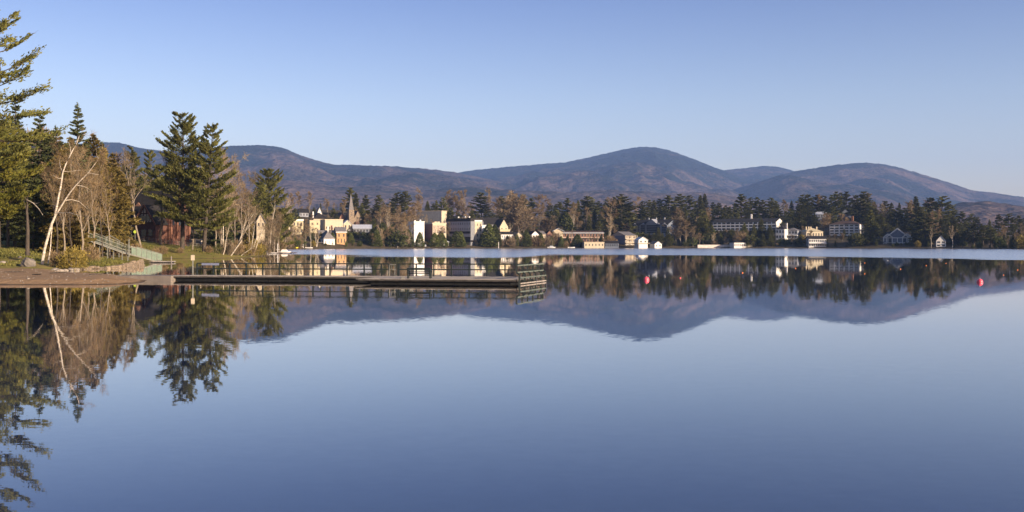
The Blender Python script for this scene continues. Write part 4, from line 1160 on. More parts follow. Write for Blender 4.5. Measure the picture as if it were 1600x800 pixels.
MB().box((I['w'] / 2 + 0.08, 7, I['h'] / 2 - 1), (0.16, 14, I['h'] + 2)).build('dark_end', M['grey_dark'], t)  # panel added to darken the end wall where the sun strikes
for xx in (-4, 2, 5.5): MB().box((xx, 5, I['h'] + 3.0), (0.9, 0.9, 1.0)).build('roof_vent', M['white'], I['roof'])
t, I = bld('cream_block', 'cream four storey block at the end of the long grey wing', 'building', 739, 753, 346, 379, 24, 14, 'cream', 'flat', 344, 'white', None, d=672)
for k, (rf_, n_) in enumerate(((.84, 3), (.60, 3), (.34, 3), (.10, 3))): windows(t, I['w'], I['h'] * (rf_ - .1), I['h'] * .2, 1, n_, .35, .6)
for k in range(3): MB().box((-I['w'] / 2 - 1.0, 1.2, I['h'] * (.30 + .24 * k)), (2.0, 2.4, 0.5)).build('balcony', M['white'], t)
volume(t, 5, 10, 11.6, 'white', 'flat', .3, 'white', y0=2.5, x=I['w'] / 2 + 2.4, z=0, wname='side_wing', rname='wing_roof')
MB().box((0, -2.5, 1.4), (12, 5, 0.3)).build('awning', M['roof'], t)
t, I = bld('hillside_hall', 'dark green roofed hall half hidden behind the cream block', 'building', 754, 782, 350, 362, 15, 12, 'grey_dark', 'gable_s', 340, 'roof', (1, 5, .3, .4), d=735)
t, I = bld('gabled_inn', 'cream inn with a steep white gable and yellow balcony', 'house', 781, 794, 354, 370, 22, 13, 'cream', 'gable_f', 342.5, 'roof', (2, 2, .32, .36), d=690)
MB().box((0, -1.0, I['h'] * .62), (I['w'] + 1.0, 2.0, 1.6)).build('balcony', M['yellow_cream'], t)
t, I = bld('lake_house', 'white three storey lake house below the gabled inn', 'house', 783, 802, 366, 380.5, 18, 11, 'white', 'gable_s', 361, 'roof', (2, 5, .35, .5), d=668)
t, I = bld('lake_house', 'narrow white lake house just past the three storey one', 'house', 805, 816, 368, 380.5, 18, 10, 'cream', 'gable_f', 363, 'roof_grey', (2, 2, .35, .45), d=668)
t, I = bld('white_cottage', 'white gabled cottage with stacked windows west of the brown motel', 'house', 831, 842, 366, 380, 20, 11, 'white', 'gable_f', 361, 'roof', (2, 2, .36, .42), d=672)
t, I = bld('white_cottage', 'cream cottage squeezed between dark cedar and the brown motel', 'house', 847, 853, 366, 380, 18, 11, 'cream', 'gable_s', 361, 'roof_grey', (2, 2, .4, .42), d=674)
t, I = bld('brown_chalet', 'dark brown chalet with white balcony rails beside the motel', 'house', 854, 864, 366, 381, 10, 11, 'brown_wall', 'gable_f', 360, 'roof', (2, 2, .4, .4), d=674)
MB().box((0, -1.0, I['h'] * .5), (I['w'], 2, .5)).build('balcony', M['white'], t)
t, I = bld('motel', 'long brown motel with a pale roof edge along the hillside', 'building', 868, 943, 364, 379, 5, 11, 'brown_wall', 'gable_s', 361, 'roof_brown', (2, 17, .55, .5), d=705)
MB().box((0, -1.2, I['h'] * .5), (I['w'], 2.4, .3)).build('balcony', M['plaster'], t)
MB().box((0, -1.3, I['h']), (I['w'] + .5, .4, .5)).build('roof_edge', M['roof_pale'], t)
volume(t, 6.5, 8, I['h'] + 1.5, 'cream', 'gable_f', 1.6, 'roof_pale', y0=-4, x=-I['w'] / 2 + 1.5, wname='tower', rname='tower_roof', over=1.0)
t, I = bld('boathouse', 'long low cream boathouse on the water before the motel', 'boathouse', 913, 944, 379, 386.6, 8, 9, 'cream', 'flat', 378, 'cream', (1, 6, .3, .4), d=683)
t, I = bld('boathouse', 'low blue grey boathouse with dark doors', 'boathouse', 945, 966, 380, 386.8, -8, 9, 'blue_grey', 'gable_s', 376.5, 'roof', (1, 6, .5, .5), d=686)
t, I = bld('lake_house', 'tan lake house with three open decks and an end wall greyed as shade', 'house', 977, 994, 368, 386, 22, 22, 'beige', 'gable_s', 362, 'roof_grey', None, d=683)
for k in range(3):
    windows(t, I['w'], I['h'] * (.04 + .33 * k), I['h'] * .27, 1, 3, .8, .75)
    MB().box((0, -1.0, I['h'] * (.33 * k + .02)), (I['w'] + .4, 2.2, .5)).build('deck', M['cream'], t)
for s_ in (-1, 0, 1): MB().box((s_ * I['w'] * .49, -1.9, I['h'] / 2 - .5), (.3, .3, I['h'] + 1)).build('post', M['cream'], t)
MB().box((-I['w'] / 2 - 0.06, 11, I['h'] / 2), (0.12, 22, I['h'])).build('shaded_side', M['blue_grey'], t)  # blue grey sheet over the tan wall stands for its shade
t, I = bld('boathouse', 'white gabled boathouse raised on tall posts', 'boathouse', 998, 1012, 375, 380, 15, 8, 'white', 'gable_f', 370.5, 'white', (1, 2, .4, .5), d=682, down=0.3)
for xx in (-.48, -.16, .16, .48):
    for yy in (.3, 7): MB().box((I['w'] * xx, yy, -2.0), (.35, .35, 4.4)).build('post', M['cream'], t)
MB().box((0, 4, 0.0), (I['w'] + 2.4, 10, .35)).build('deck', M['cream'], t)
t, I = bld('boathouse', 'smallest white boathouse alone at the water past the raised one', 'boathouse', 1023, 1034, 381, 386.8, 20, 7, 'white', 'gable_f', 377, 'roof_grey', (1, 2, .35, .5), d=682)

# dormered mansion
t, I = bld('grey_mansion', 'blue grey mansion with five white dormer towers on the slope', 'building', 990, 1044, 350, 365, -38, 16, 'blue_grey', 'gable_s', 343, 'roof', None)
for fx, ww, pk in ((-.47, 5.5, 0), (-.22, 6, 0), (0.03, 13, 2.2), (.22, 6, 0), (.39, 6, 0)):
    b = MB().poly_extrude([(-ww / 2, -3), (ww / 2, -3), (ww / 2, I['h'] - 1.2), (0, I['h'] - 1.2 + ww * .32 + pk * .4), (-ww / 2, I['h'] - 1.2)], -0.9, 6)
    tw_ = b.build('dormer_tower', M['grey_wall'], t, (I['w'] * fx, 0, 0))  # white towers coloured grey to stand for their shade
    for r_ in range(4):
        link('window', win_mesh(ww * .62, I['h'] * .15), tw_, (0, -0.93, I['h'] * (.14 + .22 * r_)))
windows(t, I['w'], 0, I['h'], 4, 22, .5, .5)
for xx in (-.22, .0, .24): chimney(I, I['w'] * xx, 8, 1.0, 5.0, 'grey_wall')

t, I = bld('grand_hotel', 'long white three storey hotel with fourteen balcony bays', 'hotel', 1113, 1212, 346.5, 360, -33, 16, 'white', 'gable_s', 341.5, 'roof', (3, 14, .74, .62))
MB().box((0, -0.08, -1.6), (I['w'], 0.16, 3.0)).build('dark_base', M['grey_dark'], t)
chimney(I, 3, 8, 1.2, 6.0, 'white')
t, I = bld('white_villa', 'white villa with dark mansard roof at the end of the long hotel', 'house', 1212, 1226, 358, 374, -35, 11, 'white', 'hip', 352, 'roof', (2, 3, .5, .5))
chimney(I, 3, 5, .9, 4.4, 'white')
t, I = bld('white_villa', 'white villa with stepped balconies beside the mansard villa', 'house', 1227, 1246, 360, 374, -30, 11, 'grey_wall', 'hip', 356, 'roof_grey', (2, 4, .55, .5))
MB().box((0, -1.2, I['h'] * .45), (I['w'] + .6, 2.4, .5)).build('balcony', M['white'], t)
t, I = bld('cream_villa', 'sunlit cream villa with a row of chimneys on the east slope', 'house', 1260, 1286, 362, 372, 10, 12, 'cream', 'hip', 356, 'yellow_cream', (1, 6, .35, .5))
for xx in (-4.5, -2.6, -1.0, 3.5): chimney(I, xx, 4, .7, 3.6, 'cream')
t, I = bld('boathouse', 'white two storey boathouse with balcony rows on the east shore', 'boathouse', 1264, 1291, 373, 386.5, -6, 10, 'white', 'gable_s', 369, 'roof', (2, 8, .6, .45), d=676)
MB().box((0, -0.9, I['h'] * .48), (I['w'] + .4, 1.8, .4)).build('balcony', M['white'], t)
t, I = bld('square_hotel', 'square white four storey hotel with six dark bays', 'hotel', 1296, 1342, 350.5, 367, -33, 15, 'white', 'hip', 344.5, 'roof_brown', (4, 6, .74, .62))
chimney(I, 4, 7, 1.3, 6.0, 'brick_pale')
t, I = bld('hill_house', 'blue grey house with white trim high among the tall pines', 'house', 1316, 1328, 331, 340, -20, 9, 'blue_grey', 'gable_f', 326, 'roof', (1, 2, .35, .5), d=860)
t, I = bld('hill_house', 'pale long roofed house high behind the cream villa', 'house', 1270, 1290, 335, 340, -20, 9, 'grey_wall', 'gable_s', 331, 'roof_pale', (1, 5, .35, .5), d=850)
t, I = bld('gabled_house', 'dark house with three white trimmed gables on the east shore', 'house', 1384, 1421, 368, 380, -25, 12, 'blue_grey', 'gable_s', 362, 'roof', (2, 8, .5, .5))
for fx, ww, rr_ in ((-.40, 5.5, .42), (0.0, 14, .42), (.40, 5.5, .42)):
    b = MB().poly_extrude([(-ww / 2, -3), (ww / 2, -3), (ww / 2, I['h'] * .75), (0, I['h'] * .75 + ww * rr_), (-ww / 2, I['h'] * .75)], -1.8, 5)
    gb = b.build('gable', M['blue_grey'], t, (I['w'] * fx, 0, 0))
    b = MB()
    for s_ in (-1, 1):
        b.bar((0, -1.95, I['h'] * .75 + ww * rr_), (s_ * (ww / 2 + .3), -1.95, I['h'] * .75 - .2), .25, .7)
        b.box((s_ * ww * .48, -1.95, I['h'] * .3), (.55, .25, I['h'] * .95))
    b.box((0, -1.95, I['h'] * .70), (ww, .25, .5)).box((0, -1.95, I['h'] * .05), (ww, .25, .5)).box((0, -1.95, I['h'] * .36), (.5, .25, I['h'] * .7))
    b.build('white_trim', M['white'], gb)
t, I = bld('gambrel_house', 'white house with a rounded gambrel gable near the low far woods', 'house', 1463, 1478, 376, 386, -20, 10, 'white', 'gable_f', 367.5, 'roof', (2, 2, .6, .5), d=640)
t, I = bld('boathouse', 'white boathouse with dark hip roof below the long hotel', 'boathouse', 1147, 1165, 379, 386.6, 8, 9, 'white', 'hip', 374, 'roof', (1, 6, .4, .45), d=690)
MB().box((I['w'] / 2 + 3.5, 4, 1.0), (7, 8, 1.9)).build('deck', M['cream'], t)

# stone lakeside walls, hedges, lawn terrace
def wall_px(name, label, x0, x1, ybase, h, th, m, cat='wall', d=None):
    a0 = ground_at(x0, ybase, 300) if d is None else (*at(x0, d)[:2], H - (ybase - HY) / F * d)
    dd = a0[1]
    xa, xb = (x0 - 800) / F * dd, (x1 - 800) / F * dd
    t = MB().box(((xb - xa) / 2, 0, h / 2 - 0.6), (xb - xa, th, h + 1.2)).build(name, M[m])
    t.location = (xa, dd, a0[2])
    return tag(t, label, cat)
wall_px('lake_wall', 'pale retaining wall along the shore below the long hotel', 1090, 1146, 384.6, 1.0, .8, 'plaster', d=700)
wall_px('lake_wall', 'pale wall along the shore below the square hotel', 1297, 1335, 379.5, 0.8, .6, 'plaster', d=700)
wall_px('sand_beach_wall', 'low pale wall at the sandy shore under the hedge terraces', 556, 578, 387.2, 0.7, .8, 'beige', d=606)
wall_px('boat_shed_wall', 'low grey shed wall at the water before the white block', 652, 666, 387, 2.0, 3.0, 'roof_pale', 'shed', d=645)
def hedge(label, x0, x1, ytop, ybase, d, seed):
    w = (x1 - x0) / F * d; h = (ybase - ytop) / F * d
    rg = np.random.default_rng(seed); n = 2600
    c = np.stack([rg.uniform(0, w, n), rg.uniform(-1.2, 1.2, n), rg.uniform(0, 1, n) ** .8 * h * rg.uniform(.85, 1.05, n)], 1)
    cv_, cq = cards(c, rg.normal(0, .6, (n, 3)) + [0, -.2, .6], .9, .6, rg)
    o = link('hedge', np_mesh('hedge', cv_, quads=cq, mat=M['needle_spruce']))
    o.location = ((x0 - 800) / F * d, d, H - (ybase - HY) / F * d - 0.2)
    tag(o, label, 'hedge')
hedge('tall dark clipped hedge just below the long pavilion', 542, 582, 363, 375, 640, 1)
hedge('lower dark hedge terrace above the sandy shore', 543, 582, 375.5, 385, 618, 2)
hedge('dark hedge along the foot of the white cottage', 488, 513, 381, 386, 603, 3)
hedge('dark hedge before the orange house', 524, 536, 381, 386, 612, 4)
hedge('dark hedge below the stepped balcony villas', 1213, 1260, 374, 386, 690, 5)
#@@FARTREES
# ------------------------------------------------------------------ far shore trees
KIND = {'pine': ('pine_tree', 'dark pine', 'tree'), 'spruce': ('spruce_tree', 'pointed dark spruce', 'tree'), 'brown': ('bare_tree', 'brown leafless tree', 'tree'),
        'rusty': ('bare_tree', 'rusty twigged tree', 'tree'), 'pale': ('birch_tree', 'pale stemmed birch', 'tree'), 'cone': ('arborvitae', 'green conical arborvitae', 'tree'),
        'bush': ('shrub', 'leafy bush', 'shrub'), 'twigbush': ('shrub', 'twiggy brown bush', 'shrub')}
P = {}
def proto(key, data, mt, mc): P[key] = plant_meshes(KIND[key[0]][0], data, M[mt], M[mc])
for k in range(3):
    proto(('pine', k), conifer(20, (4, 6, 3)[k], (4.2, 3.6, 4.8)[k], 15, 301 + k, 'pine', leaf=1.0, dens=0.85, tree_r=2.6, lean=((0, 0), (.8, 0), (-.5, 0))[k]), 'bark_dark', 'needle_far')
    proto(('spruce', k), conifer(20, 1.5, (3.4, 2.8, 3.8)[k], 26, 311 + k, 'spruce', leaf=0.9, dens=0.7, tree_r=9), 'bark_dark', 'needle_far')
    proto(('brown', k), bare_tree(20, 321 + k, 0.3, levels=3, kids=(11, 5, 3), twig_n=10, twig_len=1.7, twig_w=0.13, bare_base=0.2, spread=0.65, stems=1 + (k == 2)), 'bark_grey', 'twig')
    proto(('rusty', k), bare_tree(20, 331 + k, 0.3, levels=3, kids=(12, 5, 3), twig_n=11, twig_len=1.5, twig_w=0.15, bare_base=0.15, spread=0.6, stems=1 + (k == 1)), 'bark_grey', 'twig_red')
    proto(('pale', k), bare_tree(20, 341 + k, 0.35, levels=3, kids=(8, 4, 3), twig_n=8, twig_len=1.6, twig_w=0.12, bare_base=0.3, spread=0.6, stems=1 + k % 2), 'bark_birch', 'twig_pale')
    proto(('cone', k), shrub((7, 9, 8)[k], 20, 351 + k, 2200, 1.1, 3, False, True), 'bark_dark', 'needle_hedge')
    proto(('bush', k), shrub(20, 16, 361 + k, 1500, 2.4, 5), 'bark_dark', ('needle_hedge', 'shrub_green', 'shrub_yellow')[k])
    proto(('twigbush', k), shrub(20, 16, 371 + k, 1600, 5.0, 6, True), 'bark_grey', ('twig', 'twig_red', 'twig_pale')[k])

ZONES = [(-400, 0, 'beyond the near bank'), (0, 200, 'far behind the near cedars'), (200, 330, 'far behind the brick lodge'), (330, 445, 'far behind the wooded point'),
         (445, 482, 'by the beige block'), (482, 540, 'by the cream village buildings'), (540, 584, 'by the stone church'), (584, 642, 'between church and white block'),
         (642, 698, 'by the brick block'), (698, 760, 'by the long grey wing'), (760, 826, 'by the gabled inn'), (826, 866, 'by the white cottages'),
         (866, 945, 'by the brown motel'), (945, 985, 'by the tan lake house'), (985, 1050, 'by the dormered mansion'), (1050, 1110, 'between mansion and long hotel'),
         (1110, 1212, 'by the long white hotel'), (1212, 1258, 'by the white villas'), (1258, 1294, 'by the cream villa'), (1294, 1350, 'by the square hotel'),
         (1350, 1428, 'by the triple gabled house'), (1428, 1492, 'by the gambrel house'), (1492, 1606, 'on the low eastern shore'), (1606, 2400, 'past the eastern shore')]
ROWS = {'back': 'on the skyline', 'mid': 'halfway up', 'front': 'at the shore', 'slope': 'low down', 'shore': 'waterside'}
ORD = 'first second third fourth fifth sixth seventh eighth ninth tenth eleventh twelfth thirteenth fourteenth fifteenth sixteenth seventeenth eighteenth nineteenth twentieth'.split()
FT = []   # kind, variant, px, d, top, width factor, row
def far(kind, px, top, d, wf=1.0, row='back'):
    FT.append([kind, random.randrange(3), px, d, top, wf, row])

# skyline trees one can pick out
for kind, px, top, wf in [
        ('pine', 548, 293, 1.0), ('spruce', 556, 300, .9), ('pine', 570, 304, .8), ('pine', 590, 304, .9), ('spruce', 600, 316, 1), ('pine', 619, 300, 1.2), ('pine', 631, 298, 1.1), ('pine', 612, 311, 1),
        ('rusty', 656, 304, 1), ('spruce', 668, 313, 1), ('pine', 677, 317, .9), ('spruce', 682, 312, .8), ('pine', 694, 308, .8), ('brown', 703, 305, 1.2), ('brown', 714, 304, 1.2), ('pale', 724, 312, 1),
        ('brown', 738, 321, 1), ('pine', 753, 300, 1.2), ('rusty', 764, 305, 1.1), ('brown', 778, 313, 1.4), ('rusty', 790, 316, 1.3), ('pine', 784, 306, .8), ('pine', 797, 305, .9), ('pine', 814, 303, 1),
        ('rusty', 803, 308, 1.3), ('pine', 828, 309, 1), ('brown', 842, 312, 1.2), ('brown', 850, 310, 1.2), ('pine', 858, 316, 1), ('spruce', 868, 318, 1), ('pine', 875, 315, 1.1), ('pine', 887, 309, .9),
        ('spruce', 896, 315, 1), ('spruce', 903, 312, .9), ('pine', 915, 306, 1.2), ('pine', 924, 307, 1.2), ('pine', 935, 314, 1), ('pine', 949, 311, 1), ('pine', 960, 307, .9), ('pine', 970, 303, 1.1),
        ('brown', 957, 314, 1), ('spruce', 982, 318, .9), ('brown', 995, 313, 1), ('pine', 1003, 314, 1), ('pine', 1014, 312, 1), ('spruce', 1022, 312, 1), ('pine', 1031, 310, 1), ('pine', 1045, 305, 1.3),
        ('spruce', 1055, 318, 1), ('pine', 1063, 303, 1.2), ('pine', 1076, 305, 1.3), ('spruce', 1094, 304, 1.0), ('spruce', 1101, 302, 1.0), ('spruce', 1086, 314, 1), ('pine', 1115, 315, 1), ('pine', 1124, 316, 1.1),
        ('pine', 1135, 320, 1), ('spruce', 1148, 316, 1), ('pine', 1158, 303, 1.2), ('pine', 1172, 308, 1), ('pine', 1183, 307, .9), ('pine', 1192, 312, 1), ('pine', 1206, 308, 1.1), ('pine', 1213, 313, 1),
        ('brown', 1226, 316, 1.1), ('spruce', 1237, 313, 1), ('pine', 1254, 304, 1.0), ('pine', 1265, 303, 1.2), ('pine', 1276, 304, 1.1), ('brown', 1280, 309, 1), ('pine', 1290, 305, 1), ('pine', 1299, 304, .9),
        ('pine', 1306, 299, .8), ('pine', 1315, 300, .8), ('pine', 1323, 299, .9), ('pine', 1340, 304, 1.1), ('pine', 1350, 299, 1.3), ('brown', 1354, 308, 1), ('spruce', 1366, 314, 1), ('pine', 1385, 313, 1.1),
        ('spruce', 1393, 316, 1), ('spruce', 1405, 316, .8), ('spruce', 1421, 315, .9), ('spruce', 1431, 306, 1.0), ('pine', 1458, 308, 1.2), ('pine', 1469, 306, 1.2), ('brown', 1456, 318, 1.3), ('brown', 1444, 322, 1),
        ('pine', 1490, 325, 1), ('pine', 1503, 330, 1), ('pine', 1516, 333, 1), ('pine', 1528, 338, 1), ('spruce', 1546, 342, 1), ('pine', 1560, 334, 1), ('pine', 1574, 333, 1.1), ('pine', 1590, 336, 1.1), ('pine', 1604, 338, 1),
        ('brown', 455, 306, 1), ('brown', 466, 303, 1), ('pale', 448, 312, 1), ('brown', 484, 303, 1), ('spruce', 501, 316, .6), ('brown', 512, 313, 1.1), ('brown', 522, 318, 1), ('pale', 526, 322, .9), ('brown', 535, 316, 1)]:
    far(kind, px, top + 1, shd(px) + random.uniform(150, 230), wf, 'back')
top_x = np.array([430, 460, 500, 540, 560, 600, 640, 680, 740, 800, 850, 900, 970, 1040, 1100, 1150, 1200, 1250, 1300, 1350, 1400, 1450, 1480, 1510, 1560, 1620, 1800, 2100])
top_y = np.array([318, 308, 318, 318, 310, 312, 312, 316, 318, 314, 316, 314, 314, 314, 314, 316, 314, 314, 308, 310, 316, 314, 322, 334, 340, 342, 345, 350])
def mix_kind(px):
    r_ = random.random()
    con = float(np.interp(px, [440, 560, 640, 760, 850, 900, 1500, 1600], [.3, .72, .74, .62, .75, .92, .93, .88]))
    if r_ < con: return 'pine' if random.random() < .6 else 'spruce'
    return random.choice(['brown', 'brown', 'rusty', 'pale'])
px = 436.0
while px < 1720:       # mid slope
    far(mix_kind(px), px, float(np.interp(px, top_x, top_y)) + random.uniform(7, 19), shd(px) + random.uniform(90, 150), random.uniform(.9, 1.4), 'mid')
    px += random.uniform(8, 13)
px = 445.0
while px < 1720:       # lower slope
    far(mix_kind(px), px, float(np.interp(px, top_x, top_y)) + random.uniform(20, 38), shd(px) + random.uniform(35, 85), random.uniform(.9, 1.4), 'mid')
    px += random.uniform(9, 15)
px = 447.0
while px < 1640:       # lake edge
    k = random.choice(['bush', 'twigbush', 'bush', 'twigbush', 'cone'] if px < 1060 else ['bush', 'pine', 'twigbush', 'spruce', 'bush'])
    lo = 366 if px > 1060 else 374
    far(k, px, random.uniform(lo, 383), shd(px) + random.uniform(5, 16), random.uniform(.8, 1.2), 'front')
    px += random.uniform(9, 17)
px = 1360.0
while px < 1700:       # the dark eastern shore has tall trees right at the water
    far(random.choice(['pine', 'spruce', 'pine', 'brown']), px, float(np.interp(px, top_x, top_y)) + random.uniform(14, 34), shd(px) + random.uniform(14, 40), random.uniform(1.0, 1.5), 'front')
    px += random.uniform(11, 19)

FILL = []
px = 446.0
while px < 1640:       # understorey between and below the buildings
    d = shd(px) + random.uniform(14, 78)
    FILL.append((px, d)); px += random.uniform(3.6, 6.2)
def hidden(px, d, top, halfw):
    for x0, x1, yt, yb, db in RECTS:
        if d < db + 8 and px + halfw > x0 and px - halfw < x1 and top < yb - 2: return True
    return False
# trees one can pick out in front of the buildings
FIX = [('cone', 757, 361, 655, 1.5), ('cone', 764, 350, 650, 1.6), ('cone', 773, 351, 648, 1.5), ('cone', 713, 361, 652, 1.7), ('cone', 720, 361, 648, 1.5), ('cone', 656, 363, 650, 1.5), ('cone', 679, 364, 648, 1.8), ('cone', 689, 362, 650, 1.8),
       ('cone', 586, 350, 625, 1.6), ('cone', 598, 348, 622, 1.8), ('pale', 608, 346, 625, 1), ('pale', 634, 352, 630, 1), ('pale', 643, 358, 632, .9), ('brown', 620, 345, 626, 1.4), ('brown', 630, 340, 640, 1.4), ('cone', 612, 350, 640, 1.3), ('brown', 690, 360, 645, .8),
       ('pale', 779, 362, 655, .8), ('cone', 793, 368, 655, 1.1), ('bush', 807, 367, 652, .4), ('cone', 822, 360, 655, 1.6), ('cone', 845, 364, 660, 1.3), ('bush', 862, 372, 660, .5), ('rusty', 797, 318, 700, 1.6), ('rusty', 810, 316, 702, 1.7), ('rusty', 818, 330, 705, 1.5),
       ('rusty', 858, 346, 700, 2.2), ('rusty', 848, 350, 702, 1.8), ('cone', 902, 366, 670, 1.9), ('cone', 881, 372, 668, 1.4), ('pale', 893, 364, 670, .8), ('cone', 884, 332, 735, 1.5), ('pale', 896, 334, 735, 1), ('brown', 902, 338, 738, 1),
       ('pale', 953, 338, 730, 1), ('pine', 968, 308, 760, 1.5), ('brown', 955, 322, 750, 1.4), ('spruce', 1029, 356, 690, 1.2), ('spruce', 1043, 357, 690, 1.3), ('rusty', 1055, 336, 715, 1.5), ('rusty', 1064, 340, 712, 1.4), ('brown', 1072, 350, 705, 1.4), ('rusty', 1083, 360, 700, 1.2),
       ('spruce', 1100, 330, 725, 1.6), ('spruce', 1093, 340, 722, 1.4), ('spruce', 1112, 352, 715, 1.2), ('pale', 1115, 366, 692, 1.6), ('spruce', 1143, 364, 700, 1), ('spruce', 1163, 348, 715, 1.2), ('spruce', 1178, 350, 715, 1), ('spruce', 1189, 342, 720, 1.3), ('spruce', 1203, 352, 712, 1.4), ('brown', 1205, 331, 830, 1),
       ('pine', 1252, 316, 800, 1.6), ('pine', 1262, 324, 790, 1.5), ('spruce', 1246, 336, 770, 1.6), ('spruce', 1273, 334, 800, 1.2), ('pine', 1294, 336, 780, 1), ('spruce', 1319, 358, 700, 1.2), ('rusty', 1317, 366, 695, 1), ('rusty', 1296, 370, 690, 1), ('spruce', 1307, 368, 695, 1.1), ('spruce', 1331, 366, 695, 1.2),
       ('pine', 1348, 312, 745, 1.5), ('pine', 1366, 326, 720, 1.6), ('pine', 1376, 336, 705, 1.5), ('pale', 1381, 327, 735, .9), ('spruce', 1356, 340, 700, 1.5), ('pine', 1428, 342, 690, 1.4), ('spruce', 1440, 338, 680, 1.3), ('pale', 1455, 360, 632, .8), ('pale', 1488, 360, 615, 1.2), ('spruce', 1450, 350, 650, 1.3),
       ('brown', 487, 338, 655, 1.1), ('brown', 478, 346, 620, 1.2), ('cone', 478, 362, 600, 1.4), ('cone', 486, 364, 598, 1.2), ('brown', 469, 352, 595, 1.1), ('brown', 459, 356, 585, 1.2), ('bush', 490, 380, 596, .5), ('twigbush', 472, 374, 575, .6), ('twigbush', 455, 372, 560, .7), ('bush', 541, 378, 606, .5),
       ('brown', 594, 330, 690, 1.4), ('brown', 577, 338, 690, 1.4), ('rusty', 605, 326, 700, 1.4), ('brown', 640, 334, 700, 1.2)]
for k, px, top, d, wf in FIX:
    if top >= 358 and d - shd(px) < 24: d = shd(px) - 2
    FT.append([k, random.randrange(3), px, max(d, shd(px) + 7), top, wf, 'front' if top > 345 else 'mid'])
for x0_, x1_, t0_, t1_, st_ in ((447, 500, 356, 378, 5.5), (500, 545, 380, 385, 5), (584, 643, 350, 372, 6), (776, 868, 370, 381, 7), (868, 960, 366, 379, 6.5), (1085, 1300, 362, 380, 8)):
    px = x0_
    while px < x1_:
        FT.append([random.choice(['brown', 'pale', 'twigbush', 'twigbush', 'brown'] if 770 < px < 870 else ['brown', 'cone', 'pale', 'twigbush', 'bush', 'brown', 'cone'] if px < 1000 else ['brown', 'spruce', 'twigbush', 'spruce']), random.randrange(2), px, shd(px) + random.uniform(5, 12), random.uniform(t0_, t1_), random.uniform(.9, 1.4), 'shore'])
        px += st_ * random.uniform(.6, 1.4)
nfix = len(FIX)
# backdrop woods behind the lodge and the point
for px in list(range(-60, 200, 17)) + list(range(196, 440, 10)):
    px2 = px + random.uniform(-4, 4)
    far(random.choice(['brown', 'brown', 'pine', 'spruce', 'rusty', 'pale']) if px > 200 else random.choice(['pine', 'spruce', 'spruce', 'brown']), px2,
        float(np.interp(px2, [-60, 100, 180, 250, 330, 400, 440], [215, 215, 262, 282, 292, 312, 325])) + random.uniform(0, 22), random.uniform(205, 250) if px < 190 else random.uniform(285, 420), random.uniform(1.0, 1.5), 'mid')
for px, d in FILL:
    top = 0
    for x0, x1, yt, yb, db in RECTS:
        if d < db + 4 and x1 - x0 > 0 and px > x0 - 3 and px < x1 + 3: top = max(top, yb - 1.0)
    con = px > 880
    zt = tz((px - 800) / F * d, d)
    gy_ = HY + (H - zt) / d * F
    if top == 0: top = gy_ - random.uniform(7, 20)
    if gy_ - top < 2.2: continue
    small = gy_ - top < 8
    k = random.choice(['bush', 'bush', 'twigbush'] if small else (['spruce', 'spruce', 'pine', 'brown'] if con else ['brown', 'cone', 'rusty', 'spruce']))
    FT.append([k, random.randrange(2 if k == 'bush' else 3), px, d, top, random.uniform(1.1, 1.5) if not small else 1.1, 'slope'])
built = []
for n_, (k, v_, px, d, top, wf, row) in enumerate(FT):
    l_ = at(px, d)
    h = hgt(top, d, l_[2])
    if h < 1.0 or l_[2] < 0.05: continue
    fixed = (k, px, top) in {(f[0], f[1], f[2]) for f in FIX}
    hw = {'pine': .2, 'spruce': .14, 'cone': .2}.get(k, .28) * h * wf * F / d * .75
    if not fixed and px > 440 and row not in ('slope', 'shore'):
        if row == 'front':
            if hidden(px, d, top, hw): continue
        else:
            for x0, x1, yt, yb, db in RECTS:
                if d < db + 22 and px + hw > x0 and px - hw < x1 and top < yb - 2: d = db + 22 + random.uniform(0, 20)
            l_ = at(px, d); h = hgt(top, d, l_[2])
            if h < 3: continue
    built.append((k, v_, px, d, top, wf, row, l_, h))
count = {}
groups = {'pine': 'pines on the far slopes', 'spruce': 'spruces on the far slopes', 'brown': 'leafless trees on the far slopes', 'rusty': 'rusty twigged trees on the far slopes',
          'pale': 'birches on the far slopes', 'cone': 'arborvitae along the far shore', 'bush': 'bushes along the far shore', 'twigbush': 'bushes along the far shore'}
for k, v_, px, d, top, wf, row, l_, h in sorted(built, key=lambda q: q[2]):
    zone = next(z_[2] for z_ in ZONES if z_[0] <= px < z_[1])
    i = count.get((k, zone, row), 0); count[(k, zone, row)] = i + 1
    nm, ph, ct = KIND[k]
    lb = f'{ORD[min(i, 19)]} {ph} from the {"village" if px > 445 else "beach"} end, {ROWS[row]} {zone}'
    ref = 16.0 if k in ('bush', 'twigbush') else 20.0
    sz = h / ref; sw = sz * wf * {'pine': 1.75, 'spruce': 1.65, 'brown': 1.1, 'rusty': 1.1, 'cone': 1.4}.get(k, 1.0) if k not in ('bush', 'twigbush') else h / 16 * wf * 0.9
    plant(nm, lb, ct, P[(k, v_)], l_, random.uniform(0, 6.28), (sw, sw, sz), groups[k], ('trunk', 'crown') if ct == 'tree' else ('stem', 'foliage'))
